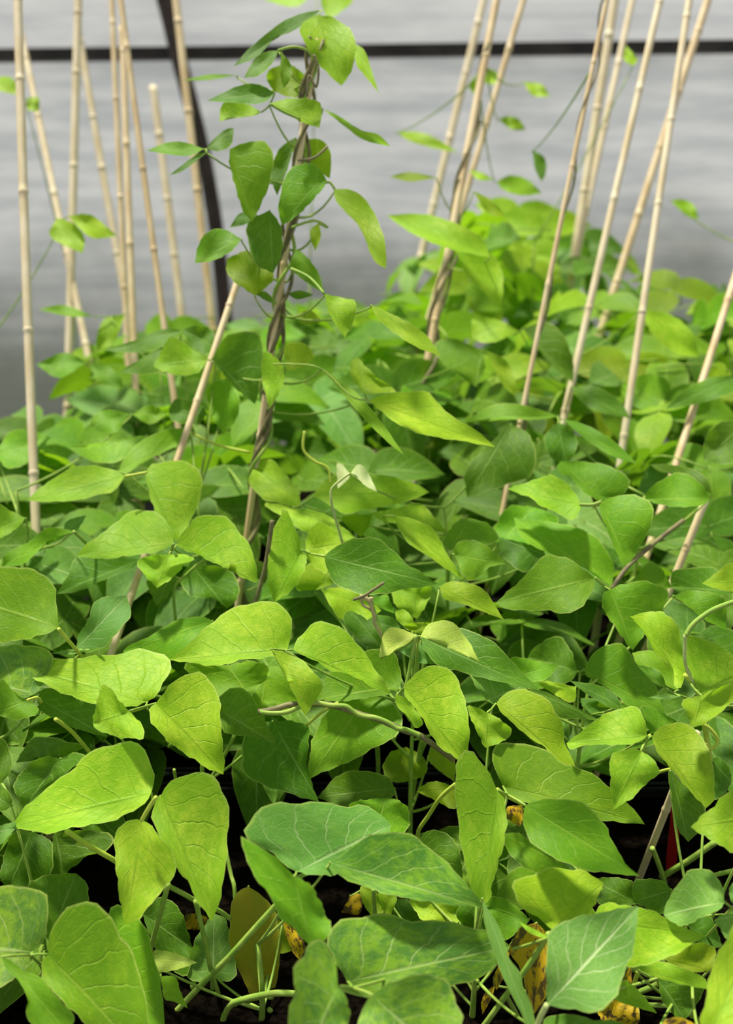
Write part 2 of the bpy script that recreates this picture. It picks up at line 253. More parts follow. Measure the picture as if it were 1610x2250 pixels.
# each row is one leaflet: leaf, view it was measured in, tone, distance (offset from the canopy or @metres), upward tilt | base | one margin | tip | other margin
LEAFLETS = '''
g1 D y 0 .62|955,1040|972,960 940,810 865,722 820,718 700,735 560,790 440,905 330,985 180,1110 110,1200|57,1258|180,1280 340,1295 460,1258 610,1240 760,1198 880,1130 940,1075
g1 G y 0 .5|1015,-4|1050,-64 1150,-134 1260,-152 1340,-134 1400,-54 1440,56 1445,156 1425,430 1400,600|1340,792|1250,670 1180,530 1110,440 1000,240 960,120 975,40
g1 G y 0 .5|897,150|850,145 760,185 725,250 728,400 745,560 765,700|790,815|890,760 960,670 1060,555 1110,470 1110,390 1050,300 980,215 930,165
g2 D y 0.03 .6|930,465|985,430 1050,320 1080,240 1060,180 960,142 860,135 780,155 745,172 700,165 520,185 340,200 230,235|153,255|200,305 290,360 440,430 600,480 720,503 820,500 900,475
g2 D y 0 .5|985,475|1040,400 1120,320 1210,280 1270,285 1340,345 1380,430 1395,560 1400,700 1420,820|1410,925|1300,880 1180,800 1090,740 1000,650 950,580 942,510
g2 D y -.04 .45|815,525|740,440 690,370 650,358 628,390 610,480 590,550|588,600|600,640 650,655 740,690 830,697 905,697 912,650 880,590 840,545
g3 D k .04 .6|222,415|270,360 340,200 335,170 260,120 130,105 0,115 -80,140|-190,330|-100,400 0,420 60,430 140,445
g3 D m -.01 .45|185,452|240,500 258,545 180,562 130,580 60,572|-40,540|-60,420 0,320 60,370 120,430
g3 D d .07 .45|235,440|290,375 400,400 500,430 600,480|680,690|560,660 440,620 330,570 250,510
h4 D d .10 .4|380,825|280,812 180,860 100,960 85,1010|155,1140|250,1060 370,960 440,900 540,805 460,790
h4 D d .12 .4|390,820|360,800 300,800 200,770|100,850|200,700 330,690 440,720 540,750
h5 D d .06 .35|10,980|65,910 78,850 50,740 0,690 -60,740|-90,830|-60,950
h5 D d .05 .35|75,1125|65,1050 0,985 -60,960|-100,1030|-60,1160 0,1160 45,1145
h6 D g .02 .4|100,1265|95,1225 0,1248 -60,1260|-100,1310|-60,1390 0,1370 45,1325
g5 G k 0 .55|215,985|260,940 300,800 308,700 290,630 230,580 150,570 60,565 0,575 -60,600|-190,960|-60,1220 0,1200 100,1150 150,1095 200,1045
g5 G m 0 .5|305,1000|300,950 330,850 400,720 480,670 560,665 650,710 720,780 760,880 850,1010 890,1150 920,1300 945,1438|900,1640|700,1580 540,1440 440,1335 340,1240 270,1150 258,1080 275,1020
g5 G m -.03 .5|10,1015|40,1090 130,1180 175,1290 165,1380 210,1450 320,1510|420,1490|465,1430 455,1360 380,1290 310,1200 230,1125 150,1105 80,1040
h7 G m .05 .4|690,1000|690,850 685,712 760,690 850,740 910,810 945,900 975,1020 1020,1200|1040,1440|960,1480 900,1400 830,1200
h8 G d .06 .35|310,930|240,760 175,570 240,515 340,490|480,486|540,540 560,610 548,670 430,720 350,850
h9 G d .14 .3|200,225|80,230 20,400 0,520|60,580|200,570 320,500 325,290
h9 G d .14 .3|345,225|318,330 330,490|400,500|560,370 680,340 720,260 600,215
n1 G w .08 .5|975,1022|975,972 1080,982 1170,1015|1245,1050|1130,1090 1000,1108
n1 G y .08 .4|1015,1140|1062,1132 1115,1150 1135,1220 1165,1290|1185,1338|1110,1300 1040,1280 1025,1210
h10 G d .16 .3|900,740|1000,640 1080,660 1150,740|1215,960|1190,1120 1100,1110 980,960
h11 G g .16 .2|1345,1132|1290,1180 1190,1150 1180,1080 1220,930 1280,830|1350,740|1430,780 1450,900 1490,1050 1490,1130 1430,1175
w1 G b .22 .2|1240,740|1170,750 1180,850|1215,935|1270,850 1310,770
w2 H o .16 .25|45,580|-20,610 -60,680 -80,900 -60,1000 20,1200 80,1310|150,1388|190,1380 215,1280 240,1100 255,950 220,750 150,650
w2 H v .19 .25|200,760|210,850 240,1000|320,995|335,950 300,850
w1 H b .14 .2|265,795|290,900 330,1000|375,1052|410,970 385,890 335,835
w3 H b .24 .3|700,640|680,760 560,770|590,835|700,800 770,740 770,630
h1 H g -.02 .55|355,485|290,450 160,340 35,265 20,205 60,140 130,75 240,38 400,42 550,38 660,60 780,60 880,100|962,185|930,280 800,420 600,500 480,508 400,490
h1 H m -.10 .25|340,515|280,450 150,340 15,262 5,310 40,430 130,570 200,670 250,780 330,850 400,920|450,965|510,930 578,880 570,820 525,720 480,620 410,540
h1 H k -.04 .55|570,425|640,380 740,300 830,250 950,228 1060,235 1140,270 1230,350 1350,450 1450,570 1530,660|1553,715|1440,705 1290,690 1100,660 980,640 880,610 760,570 650,520 590,480
h2 H k -.02 .5|680,1190|650,1130 600,1050 545,950 560,880 620,810 720,775 800,770 900,748 970,765 1080,795 1250,800 1400,815 1500,850 1640,890|1728,965|1690,1030 1620,1110 1540,1160 1430,1205 1350,1220 1200,1260 1000,1290 840,1290 740,1250
h2 H k -.11 .25|620,1225|612,1120 570,980 500,920 430,950 400,1020 345,1090 335,1180 345,1260 310,1370 298,1464 330,1550|440,1640|640,1560 692,1440 690,1340 655,1265
h2 H k -.09 .4|845,1280|900,1230 1020,1170 1140,1148 1240,1145 1320,1185 1360,1260 1400,1360 1418,1420 1400,1560|1300,1700|1000,1720 800,1600 755,1464 765,1400 800,1320
h12 H m .07 .45|860,220|740,120 690,50 800,20|930,10|1030,32 1082,110 1060,225 960,250
h13 H d .08 .35|1140,300|1180,230 1270,218 1340,255 1400,340|1425,540|1300,600 1170,450
h14 H y .10 .4|1230,640|1080,640 1120,740 1185,808|1330,830|1395,815 1410,720 1380,640
h14 H d .10 .4|1480,640|1400,700 1395,800|1560,880|1640,800 1610,640
h15 H y .13 .4|840,590|765,580 780,680|830,760|915,760 885,640
h15 H y .13 .4|930,610|880,620 915,740|960,765|1000,665 990,640
h15 H d .18 .3|980,660|960,740|1060,810|1185,800 1080,670
v1 P y -.01 .45|1092,1737|1075,1700 1045,1657 1020,1650 1001,1680 1000,1730 1004,1790 1012,1850 1025,1920 1045,1970|1060,1992|1075,1975 1085,1930 1105,1860 1113,1810 1108,1760
v1 F m .01 .55|130,1015|90,930 60,850 58,790 90,745 180,740 290,745 400,780 500,860 600,890 740,960 850,1050 930,1130 1000,1200|1043,1262|900,1250 780,1240 600,1200 300,1130 200,1100 150,1060
v1 I m -.03 .5|275,57|340,27 450,15 560,19 650,47 710,87 760,157 805,205 830,280 890,385 940,450|1010,512|900,500 780,490 640,470 540,430 430,380 330,310 280,240 258,150
v2 I g -.03 .6|0,660|20,700 60,760 110,850 140,930 170,1040 240,1130 260,1220 310,1330 340,1464|310,1500|275,1464 250,1400 180,1260 140,1180 100,1080 20,850 5,740
f1 F y -.03 .6|1057,690|1050,630 1020,540 985,503 880,520 780,555 740,580 690,620 600,690|540,740|560,780 640,760 720,750 860,752 970,745 1030,720
f1 F y -.03 .5|1090,695|1130,650 1200,615 1280,605 1350,640 1410,700 1450,780 1480,870 1490,1000 1490,1100|1435,1158|1380,1100 1290,1000 1200,890 1140,820 1100,750
f1 F y -.03 .45|1020,790|970,775 880,790 820,830 820,950 825,1080|842,1168|920,1120 980,1080 1040,1010 1130,940 1125,880 1080,830
f2 F y 0 .5|88,485|130,430 200,395 270,395 360,425 420,460 470,540 510,600 530,740 570,830 597,890|598,925|540,905 460,850 390,760 320,720 260,670 180,600 120,540
f2 F y -.01 .45|30,545|-40,510 -96,500 -80,570 -30,680 5,755|20,770|130,730 185,680 185,650 130,600 70,560
f2 F d .06 .5|300,390|420,415 520,470 620,520|775,602|640,585 510,580 400,520
e2 E y -.01 .5|1050,385|1070,340 1150,270 1250,237 1320,255 1380,310 1420,400 1445,500 1465,600 1460,780|1437,868|1370,830 1270,760 1200,650 1150,560 1080,470 1048,420
e2 E m .05 .55|1020,380|1030,300 1000,190 960,140 890,130 800,150 600,240|480,460|640,470 800,450 970,420
e2 E y -.02 .3|1000,430|985,440 1005,510 1050,550 1090,600 1115,640|1140,642|1170,610 1130,540 1080,470 1040,440
e1 P y -.01 .65|632,1425|640,1390 637,1350 610,1325 570,1322 520,1333 480,1355 430,1400 400,1425|372,1450|430,1458 480,1463 530,1450 590,1445 615,1437
e1 E y -.02 .55|335,140|350,90 410,20 468,-38 560,-35 640,-5 720,70 790,150 850,250 910,330|957,424|850,385 700,300 560,270 480,210 400,180
e1 E y -.04 .45|190,135|235,190 275,260 300,350 350,450 390,530|412,565|455,500 500,430 527,360 470,290 410,220 310,170
e3 E m .10 .45|800,440|600,490 500,620 450,750 435,880|440,970|560,910 680,870 800,800 920,740 1040,640 1000,520 920,440
e4 E d .13 .3|200,600|50,640 0,800 30,950 200,1030|500,1118|450,980 420,850 440,640 350,600
e5 P d .05 .4|482,1560|482,1530 510,1512 540,1515 575,1565 590,1600|608,1637|560,1620 500,1612 485,1590
e6 P m .06 .5|500,1462|408,1458 430,1500 480,1540|548,1532|585,1490 588,1465 550,1452
e7 E m .08 .5|160,240|170,290 60,450|130,530|380,510 350,400 290,270
e8 E d .16 .3|985,1030|930,950 740,915 620,950 540,1030|490,1090|600,1130 720,1140 960,1095
w4 E v .18 .3|1100,980|960,990 910,900 960,800|1060,765|1170,830 1190,930
w4 E v .15 .35|1220,770|1210,860|1370,990|1375,870 1330,790
e9 E v .13 .4|1370,1020|1250,985 1170,1010|1128,1050|1230,1100 1380,1165
t1 B v -.03 .3|1145,1150|1090,1130 1040,1105 1090,1080|1165,1073|1230,1085 1277,1118 1260,1138 1200,1142
t1 B w -.03 .5|1118,1155|1050,1125 980,1107 930,1130 905,1180|884,1302|960,1280 1000,1240 1070,1210 1110,1170
t1 B w -.03 .6|1150,1165|1190,1100 1230,1075 1300,1062 1370,1080 1410,1130 1470,1210|1530,1330|1440,1280 1340,1230 1260,1195 1200,1185
t1 B y 0 .5|1110,1120|1060,1110 1000,1060|990,1005|1040,992 1080,1020 1110,1070
t2 P d .02 .6|925,1402|985,1380 1030,1385 1075,1405 1105,1430 1130,1460 1160,1490|1187,1518|1110,1500 1042,1486 1010,1474 984,1472 953,1455 930,1424
t2 P g .04 .5|1070,1540|1035,1490 1050,1470|1165,1500|1150,1520 1090,1545
t3 F m .06 .5|190,310|185,190 320,205|490,240|420,320 350,345 260,330
t4 F d .13 .4|610,280|570,150 500,55 430,65 330,130|290,190|350,330 540,355
t4 F m .09 .5|655,270|690,190 790,110 900,105 1000,230 1100,350 1140,450|1168,545|950,510 850,420 740,350 670,310
t5 F d .03 .6|890,505|850,420 740,365 640,350|562,340|650,410 760,480 850,522
t5 F y .08 .5|600,380|470,350 400,340|350,355|450,420 560,480 600,450
t5 F d .10 .5|700,560|640,500|630,450|740,460 850,520 830,560
t6 F m .06 .5|1080,680|1010,510 1100,515|1250,600|1180,660
q1 F y -.05 .3|1305,300|1300,230 1285,170 1270,40 1250,-20 1210,-75 1165,-87 1155,-107 1060,-105|945,-72|1000,-20 1060,60 1110,165 1190,230 1235,300 1230,370 1270,385
q1 F y -.04 .5|1400,420|1340,300 1310,200 1310,60 1340,45 1430,70 1520,110 1600,160|1720,270|1640,340 1610,355 1500,390 1430,425
q1 F y -.08 .5|1410,435|1350,445 1280,470 1300,530 1330,600|1350,640|1440,610 1530,540 1600,480 1640,400 1600,357 1500,390
q2 F g -.05 .5|1270,440|1180,425|1060,447|1180,460
q2 F m .03 .5|1260,400|1200,380 1100,300 1000,240|960,160|1100,150 1230,280
q2 F d .0 .4|1180,390|1100,350|990,235|1130,270 1170,340
i1 I m .05 .45|140,240|230,235 330,310 450,390|565,465|440,480 340,490 230,430 150,330
i2 I y 0 .5|450,860|350,780 250,710 205,640 190,565 230,530 340,495 450,455 560,470 660,480|777,555|745,640 690,740 600,780 510,820
i2 I u -.06 .4|415,1340|408,1200 412,1050 415,920 480,820 600,780 720,750 850,730 930,712|1003,707|985,850 975,1000 930,1060 920,1120 880,1230 830,1320 750,1385 640,1380 520,1365
i2 I y -.01 .55|700,800|750,710 830,678 900,700 1050,720 1200,790 1320,850|1437,892|1350,950 1230,1020 1130,1060 1040,1085 930,1095 780,950
i3 I g -.02 .5|1555,680|1540,580 1500,510 1430,465 1330,475 1260,560 1200,650 1170,720|1165,765|1220,810 1300,832 1400,780 1480,750 1530,720
i3 I g -.01 .5|1640,760|1580,755 1530,765|1485,800|1530,850 1560,910 1640,930
i3 I g .0 .4|1640,700|1600,680 1585,600|1610,550|1700,560 1700,660
i4 I y -.05 .5|1800,120|1700,-80 1610,-45 1540,0 1480,70 1400,130|1338,197|1430,260 1490,290 1550,330 1610,360 1700,340
i5 F d .03 .35|1210,920|1190,950 1215,1070 1230,1190 1260,1300|1322,1375|1390,1300 1430,1160 1320,1030
i5 F d .06 .4|1470,840|1530,835 1590,910|1600,990|1560,1060 1490,1100 1480,960
i6 I y -.07 .5|1430,1600|1395,1464 1430,1330 1450,1200 1475,1090 1510,1010 1570,920 1610,830 1680,780|1800,800|1860,1000 1800,1300 1650,1550
i7 I y .03 .5|985,1100|1060,1065 1170,1065 1300,1110 1400,1150 1440,1190|1445,1240|1330,1220 1200,1190 1080,1150
i7 I v .06 .45|1460,1120|1340,1130 1220,1080|1150,1040|1270,990 1380,940 1490,970 1490,1060
i8 I d .07 .4|1320,830|1370,790 1470,780|1540,960|1430,990 1360,900
i8 I d .09 .4|1215,600|1150,540 1050,530 970,550|965,680|1060,720 1170,750
i8 I d .11 .4|985,690|980,560 850,520|700,530|720,650 800,720 900,720
i9 I y .05 .5|870,1240|905,1178 960,1210 1040,1290|1122,1395|1000,1360 850,1305
i10 I d -.03 .4|390,1520|400,1430 480,1405 600,1405 720,1440 850,1440|960,1490|700,1580 500,1570
w5 I b .06 .35|350,815|250,835 190,930 165,1000 240,1100 280,1250|330,1400|400,1300 420,1100 415,900
w5 I b .09 .3|190,930|120,1050 65,1180|90,1245|140,1150 170,1030
w5 I b .12 .3|80,1215|20,1260 -10,1330|0,1400|60,1290
w6 I b .10 .3|870,1300|740,1370|800,1490|990,1470 995,1340
w6 I b .10 .3|950,1080|910,1180|930,1250|960,1190
w6 F b .14 .3|250,1140|160,1150 165,1230|240,1275|262,1210
w7 I b 0 .5|1150,1480|1180,1432 1270,1420|1380,1470|1280,1510
i11 I m .08 .4|300,790|230,720 120,650 30,650|10,700|60,850 130,930 250,850
i12 I y -.01 .6|425,905|330,850|237,807|290,870 370,905
i13 I d .08 .4|1130,1180|1150,1300 1220,1400|1300,1440|1380,1330 1430,1200 1300,1150
a1 A y 0 .65|1095,265|1090,200 1050,130 990,75 890,57 810,75 740,130 680,180 600,235 530,290|485,350|560,360 680,368 800,350 960,330 1060,300
a1 A y 0 .55|1115,280|1150,210 1230,110 1320,90 1410,95 1470,140 1520,210 1570,270 1600,340 1620,440|1625,520|1540,490 1440,430 1340,390 1250,340 1160,310
a1 A y -.02 .45|1065,337|960,345 880,370 862,395 890,440 930,490|990,552|1060,510 1120,460 1160,410 1228,365 1160,340
a2 P y -.01 .55|318,1040|335,1020 375,1013 415,1015 440,1040 445,1070 430,1120 410,1160|386,1192|360,1150 335,1110 325,1070
a2 L y -.02 .65|545,965|500,940 420,922 340,922 290,940 230,980 170,1020|120,1072|200,1078 330,1072 420,1050 500,1030
a2 L m .01 .6|515,945|550,880 620,810 720,765 800,758|838,785|780,830 700,870 620,910 560,950
a3 L m .06 .6|640,790|540,800 420,825|295,840|400,900 510,905 590,850
a5 A m -.02 .45|370,800|360,700 355,590 320,510 250,450 130,420 0,420 -100,450|-200,620|-100,850 0,893 80,890 180,870 300,840
a6 A g .04 .4|480,935|500,840 555,760 585,660 650,610|800,600|828,715 770,800 700,880 650,930 560,960
a6 A g .03 .6|560,945|430,940|325,965|450,972 650,930
a7 A m .07 .5|1340,760|1280,735 1150,745 1050,790 920,870 820,910|775,955|1000,1010 1150,980 1300,850
a8 A d .08 .5|900,370|700,345 490,355 430,470|357,590|500,570 680,490 830,430
a8 A d .08 .4|1080,470|930,500 960,600|990,665|1060,600 1120,500
a9 A d .10 .4|1200,400|1140,500 1200,600 1350,620|1430,680|1500,620 1500,500 1400,420
a10 A m .03 .5|475,195|300,170 200,250 100,300 30,340|8,415|130,408 230,330 330,225
a10 A g .05 .6|400,210|420,130|545,90|520,140 470,205
a11 A m .05 .5|160,110|60,60 -20,30|-80,220|0,235 100,180
b1 B y -.01 .4|385,610|370,530 330,430 275,345 230,430 195,510 185,600 170,720 180,850|210,945|230,935 300,890 360,830 400,750 422,680
b1 B d -.05 .4|535,650|600,590 700,545 770,530 850,527 920,565 1000,635 1060,700 1130,735 1200,790|1265,830|1200,845 1100,855 950,885 850,900 750,890 640,850 580,800 545,720
b1 B y .03 .5|415,610|420,530 460,450 510,432 570,460 620,530|690,560|640,700 550,760 500,740 430,680
b2 B y .03 .6|380,310|370,260 310,150 250,80 200,30 140,30|85,70|45,170 90,230 150,290 250,310 340,335
b2 B y .02 .6|465,265|500,200 570,140 680,100 850,118 960,135 1080,170 1160,205|1207,238|1080,295 950,325 800,350 690,378 620,360 550,310
b2 B y .04 .6|330,345|450,350 560,390 640,450|730,530|640,560 420,500 350,460 250,390 140,312 220,310
n2 B p -.10 .75|695,115|650,60 625,50 612,70|620,215|690,150
n2 B p -.10 .75|705,115|740,65 780,65 820,120|873,235|800,200 740,140
b3 B y .05 .6|830,370|1000,340 1130,305 1200,350 1260,420|1330,505|1220,460 1150,470 1000,440 900,420
b3 B y .03 .55|990,390|1100,410 1230,470 1300,590 1350,680|1440,805|1330,740 1200,650 1080,570 1010,470
b3 B v .08 .4|840,380|640,400|770,528|820,460
b4 B m .06 .5|1340,610|1295,560 1380,430|1470,405|1600,450 1640,560
b4 B m .03 .5|1370,640|1380,570 1480,545 1600,600|1700,700|1600,720 1500,800 1440,790
b5 P y .0 .55|966,1290|985,1278 1020,1280 1055,1290 1075,1310 1090,1335|1107,1362|1050,1340 1010,1325 975,1315
b6 B v .09 .5|520,860|350,860 430,700|560,720|620,800
b6 B y .07 .5|520,870|600,850 760,880|900,1000|800,1060 650,1060 580,980
b7 B m .03 .5|840,930|930,895 960,950|990,1020|900,985
b7 B y .07 .4|1100,850|970,870 1010,990|1130,1052|1180,980 1225,850
b8 B d .05 .45|895,1235|800,1230 700,1130 660,1080 665,1015|710,1003|800,1050 870,1130 900,1200
b9 B d .08 .5|1030,1130|980,1050 880,1030|810,1060|900,1170 1000,1190
b10 B g .04 .5|1260,1345|1130,1330|990,1240|1100,1190 1190,1250
c1 C y -.01 .6|630,315|610,270 550,190 460,130 400,135 300,170 220,195|160,215|220,245 300,270 380,330 480,370 540,412 590,410 625,360
c1 C m .01 .5|770,290|720,280 640,230 590,170 550,130 510,130 480,80|500,40|620,40 760,55 860,90 940,150 950,190 900,250 850,270
c1 C m -.01 .4|750,305|760,370 800,480 850,600 900,700|935,715|1010,590 1060,500 1095,420 1090,320 1040,275 940,253 850,265
c2 C m 0 .5|720,790|660,740 580,680 500,650 410,640 340,700 280,770 170,870|85,950|130,980 240,1000 400,1000 550,1018 640,970 715,860
c2 C m .02 .4|820,865|770,900 780,1000 850,1100 910,1190|965,1255|1020,1180 1100,1050 1170,980 1190,870 1050,810 900,830
c2 C m .06 .5|830,850|720,760 600,700 400,620 250,530|200,400|330,420 500,440 650,480 760,560 840,700
c3 C m .10 .5|110,560|50,540 110,400 180,325|330,335|480,400 440,560 250,590
c3 C d .08 .4|400,640|300,740 250,750 130,650|105,530|250,560 380,600
c4 C m .06 .5|960,820|1060,690 1150,730|1215,850|1100,890
c5 C m .02 .5|1460,280|1400,180 1270,110 1150,160 1060,230|1045,290|1200,330 1350,330 1440,310
c6 C y -.02 .55|1800,800|1610,690 1500,760|1410,825|1500,860 1610,880 1700,880
c7 C d .06 .5|1620,880|1500,730 1350,725 1220,750|1210,850|1350,900 1500,910
c7 C m .03 .5|1230,905|1350,870 1550,920|1565,1125|1430,1060 1340,990
c8 C d .08 .45|1480,250|1440,150 1350,90 1200,60|1080,60|1150,110 1300,120 1420,190
m1 M d .0 .4|640,740|520,850 440,950|450,1060|600,1010 740,950 730,800
x1 P y @1.27 .6|812,880|840,867 900,860 940,862 980,905 1020,930 1060,956|1087,982|1020,970 955,960 900,945 850,915
x1 P y @1.24 .6|705,810|740,830 790,870 840,930|888,1000|850,970 790,910 740,850
x1 P y @1.30 .5|800,865|772,830 770,795|785,785|830,830 870,860
x2 P y @1.22 .6|815,670|860,690 900,710 940,740|967,782|920,765 870,735 830,700
x2 P y @1.22 .35|712,645|755,655 782,665 775,710|757,742|735,710 720,680
x3 P y @1.62 .5|1075,565|1060,525 1000,490 930,470|850,473|900,510 980,545
x3 P y @1.62 .35|1000,545|1075,555 1105,610|1100,680|1060,640 1020,600
x4 P y @1.68 .5|1140,728|1100,705 1050,695|1036,702|1040,745 1085,752
x4 P d @1.66 .4|1148,722|1200,708 1240,740 1260,800|1258,840|1220,810 1180,765
x5 P m @1.60 .4|1060,770|1000,745 960,750 965,790|1045,850|1065,810
x5 P y @1.60 .4|1065,770|1110,790 1130,830|1133,872|1100,840
x6 P m 0 .6|1225,915|1150,890 1080,890|1020,930|1100,922 1180,922
x6 P m 0 .6|1235,920|1290,935 1350,970|1400,1020|1340,1000 1280,960
x6 P d 0 .4|1225,930|1195,960 1210,1005|1245,1020|1268,980 1255,940
x7 P d .05 .6|1255,850|1310,850 1360,880|1385,920|1320,905 1280,885
x7 P d .02 .5|1620,825|1560,830 1500,860|1460,900|1540,885 1610,860
x8 P d .0 .4|1640,930|1590,925 1550,960|1545,1010|1600,1020 1650,980
x9 P y @1.75 .5|1410,680|1470,690 1520,730|1535,785|1480,775 1430,730
l1 P d @1.44 .5|400,725|350,725 290,750|225,770|300,775 360,760
l1 P d @1.42 .5|390,745|340,770 290,800|262,818|330,822 380,800
l1 P d @1.43 .4|475,765|465,725 430,715|400,725|420,760 450,778
l2 P y @1.36 .45|455,790|420,765 375,740 350,780|337,805|370,820 410,825 440,815
l2 P d @1.37 .15|468,785|490,745 530,728 570,735 578,780 575,840|560,888|530,865 500,835 475,805
l3 P y @1.27 .35|622,805|600,780 578,775 575,830|592,898|615,860 625,835
l3 P v @1.30 .4|630,815|625,760 670,755|692,785|660,808
l4 P m @1.42 .3|500,830|455,850 460,900|490,955|520,920 525,870
l4 P d @1.40 .4|455,910|440,890 390,875|370,900|380,925 430,932
l5 P m @1.5 .5|285,910|240,900 205,915|198,940|250,952
l5 P m @1.5 .5|290,910|330,890|368,910|330,932
l6 P m @1.7 .5|190,795|140,775|80,800|130,830
l6 P m @1.7 .5|195,800|230,800 265,830|272,855|220,840
l7 P y @1.8 .4|275,690|230,700 212,740|213,772|250,755
l7 P m @1.8 .6|205,695|140,670|85,680|150,695
l8 P m @1.5 .6|-10,1000|20,950 60,945|112,960|70,1010 20,1030
k1 J y @1.30 .35|1380,65|1320,100 1312,150 1350,220 1400,290 1440,330|1490,375|1520,340 1540,290 1555,200 1530,130 1450,75
k1 J d @1.31 .5|1400,45|1330,55 1240,90 1160,150 1080,220|1018,290|1120,250 1200,170 1290,130 1370,70
k2 J d @1.27 .5|1215,220|1150,230 1100,275|1065,340|1130,330 1190,275
k2 J m @1.26 .2|1230,230|1222,300 1230,360|1240,385|1270,340 1270,280
k3 J v @1.34 .2|1345,350|1300,300 1240,280 1170,310|1165,350|1200,400 1300,425
k4 J d @1.26 .6|1200,405|1130,368 1040,375|905,440|1000,448 1140,452
k4 J y @1.27 .5|1140,490|1080,455 975,450|958,530|1020,517 1110,505
k4 J y @1.25 .5|1185,450|1260,430 1370,435 1405,470|1395,558|1320,535 1240,490
k5 P y @1.32 .6|708,238|750,258 790,285 830,295|858,322|800,308 760,280
k6 P y @1.33 .5|775,95|800,110 815,150|832,205|800,165 782,140
k7 J m @1.28 .6|890,650|800,620 720,625|643,658|740,675 830,680
k7 J d @1.30 .4|900,650|930,610 985,565|1020,560|1010,630 960,660
k7 J d @1.26 .5|905,665|850,680|740,765|800,745
k8 J m @1.25 .15|1005,650|1080,620 1150,618 1190,660 1190,740 1160,850|1100,970|1060,920 1020,790 1000,700
k8 J d @1.32 .3|1290,600|1220,650 1180,760|1210,855|1240,780 1270,690
k9 J m @1.24 .2|1415,770|1390,730 1330,712 1260,745 1230,820 1215,920|1232,985|1300,940 1370,870 1425,800
k9 J v @1.34 .3|1300,690|1260,620 1400,610 1445,680|1440,780|1350,725
k10 P y @1.28 .45|735,415|780,420 815,455 840,510 848,550|848,590|820,570 790,500 740,445
k11 P d @1.26 .1|592,462|545,488 545,530 562,580|600,600|618,560 618,500
k11 P m @1.27 .5|530,525|490,503 455,510 435,540|428,578|470,572 510,550
k12 P v @1.31 .3|560,650|505,610 500,570|540,550|590,570 600,615
k12 P m @1.29 .4|650,548|640,590 680,625|712,645|700,600 670,560
k13 P d @1.29 .4|560,462|525,470|505,500|545,490
k14 P v @1.29 .3|700,490|680,510|692,552|705,520
k15 L d @1.30 .5|1115,170|1160,160|1215,220|1160,200
k15 L d @1.33 .5|1255,170|1310,155|1370,175|1300,195
k15 L v @1.34 .5|1280,270|1350,240|1410,290|1330,305
k16 P m @1.4 .6|520,165|460,163|400,177|460,176
r1 P v @1.75 .6|960,390|900,378|856,388|900,399
r1 P v @1.75 .5|1040,420|1080,440|1112,475|1070,468
r2 P y @2.3 .5|1150,180|1190,185|1207,212|1170,210
r3 P y @2.0 .5|45,210|30,175 5,168|-30,185|0,200
r3 P y @2.0 .4|60,215|85,215|85,245|60,240
r4 P y @1.75 .5|125,480|110,520|182,557|185,520 160,490
r4 P y @1.75 .5|150,475|200,472|256,518|200,522
r5 P y @2.2 .5|690,-20|650,-30|580,0|650,15
r5 P y @2.2 .5|700,-20|760,-30|775,5|720,40
s1 P y @2.2 .4|1045,165|1060,150 1085,155|1110,175|1085,185 1060,180
s1 P y @2.2 .3|1040,170|1030,185 1035,200|1050,212|1055,195
s2 P y @2.2 .4|1095,262|1115,255 1140,262|1155,285|1125,285
s3 P y @2.1 .5|1090,400|1120,385 1160,395|1190,425|1150,430 1110,420
s3 P y @2.1 .4|1085,395|1060,380|1030,372|1050,395
s4 P y @2.2 .4|1475,440|1500,438 1525,452|1535,482|1505,472
s5 P y @2.2 .5|870,290|920,290 960,305|1005,335|950,325 900,310
s6 P d @1.9 .4|1170,330|1195,345 1200,375|1190,400|1175,370
s7 P y @2.1 .4|1390,145|1400,130|1375,100|1370,130
'''
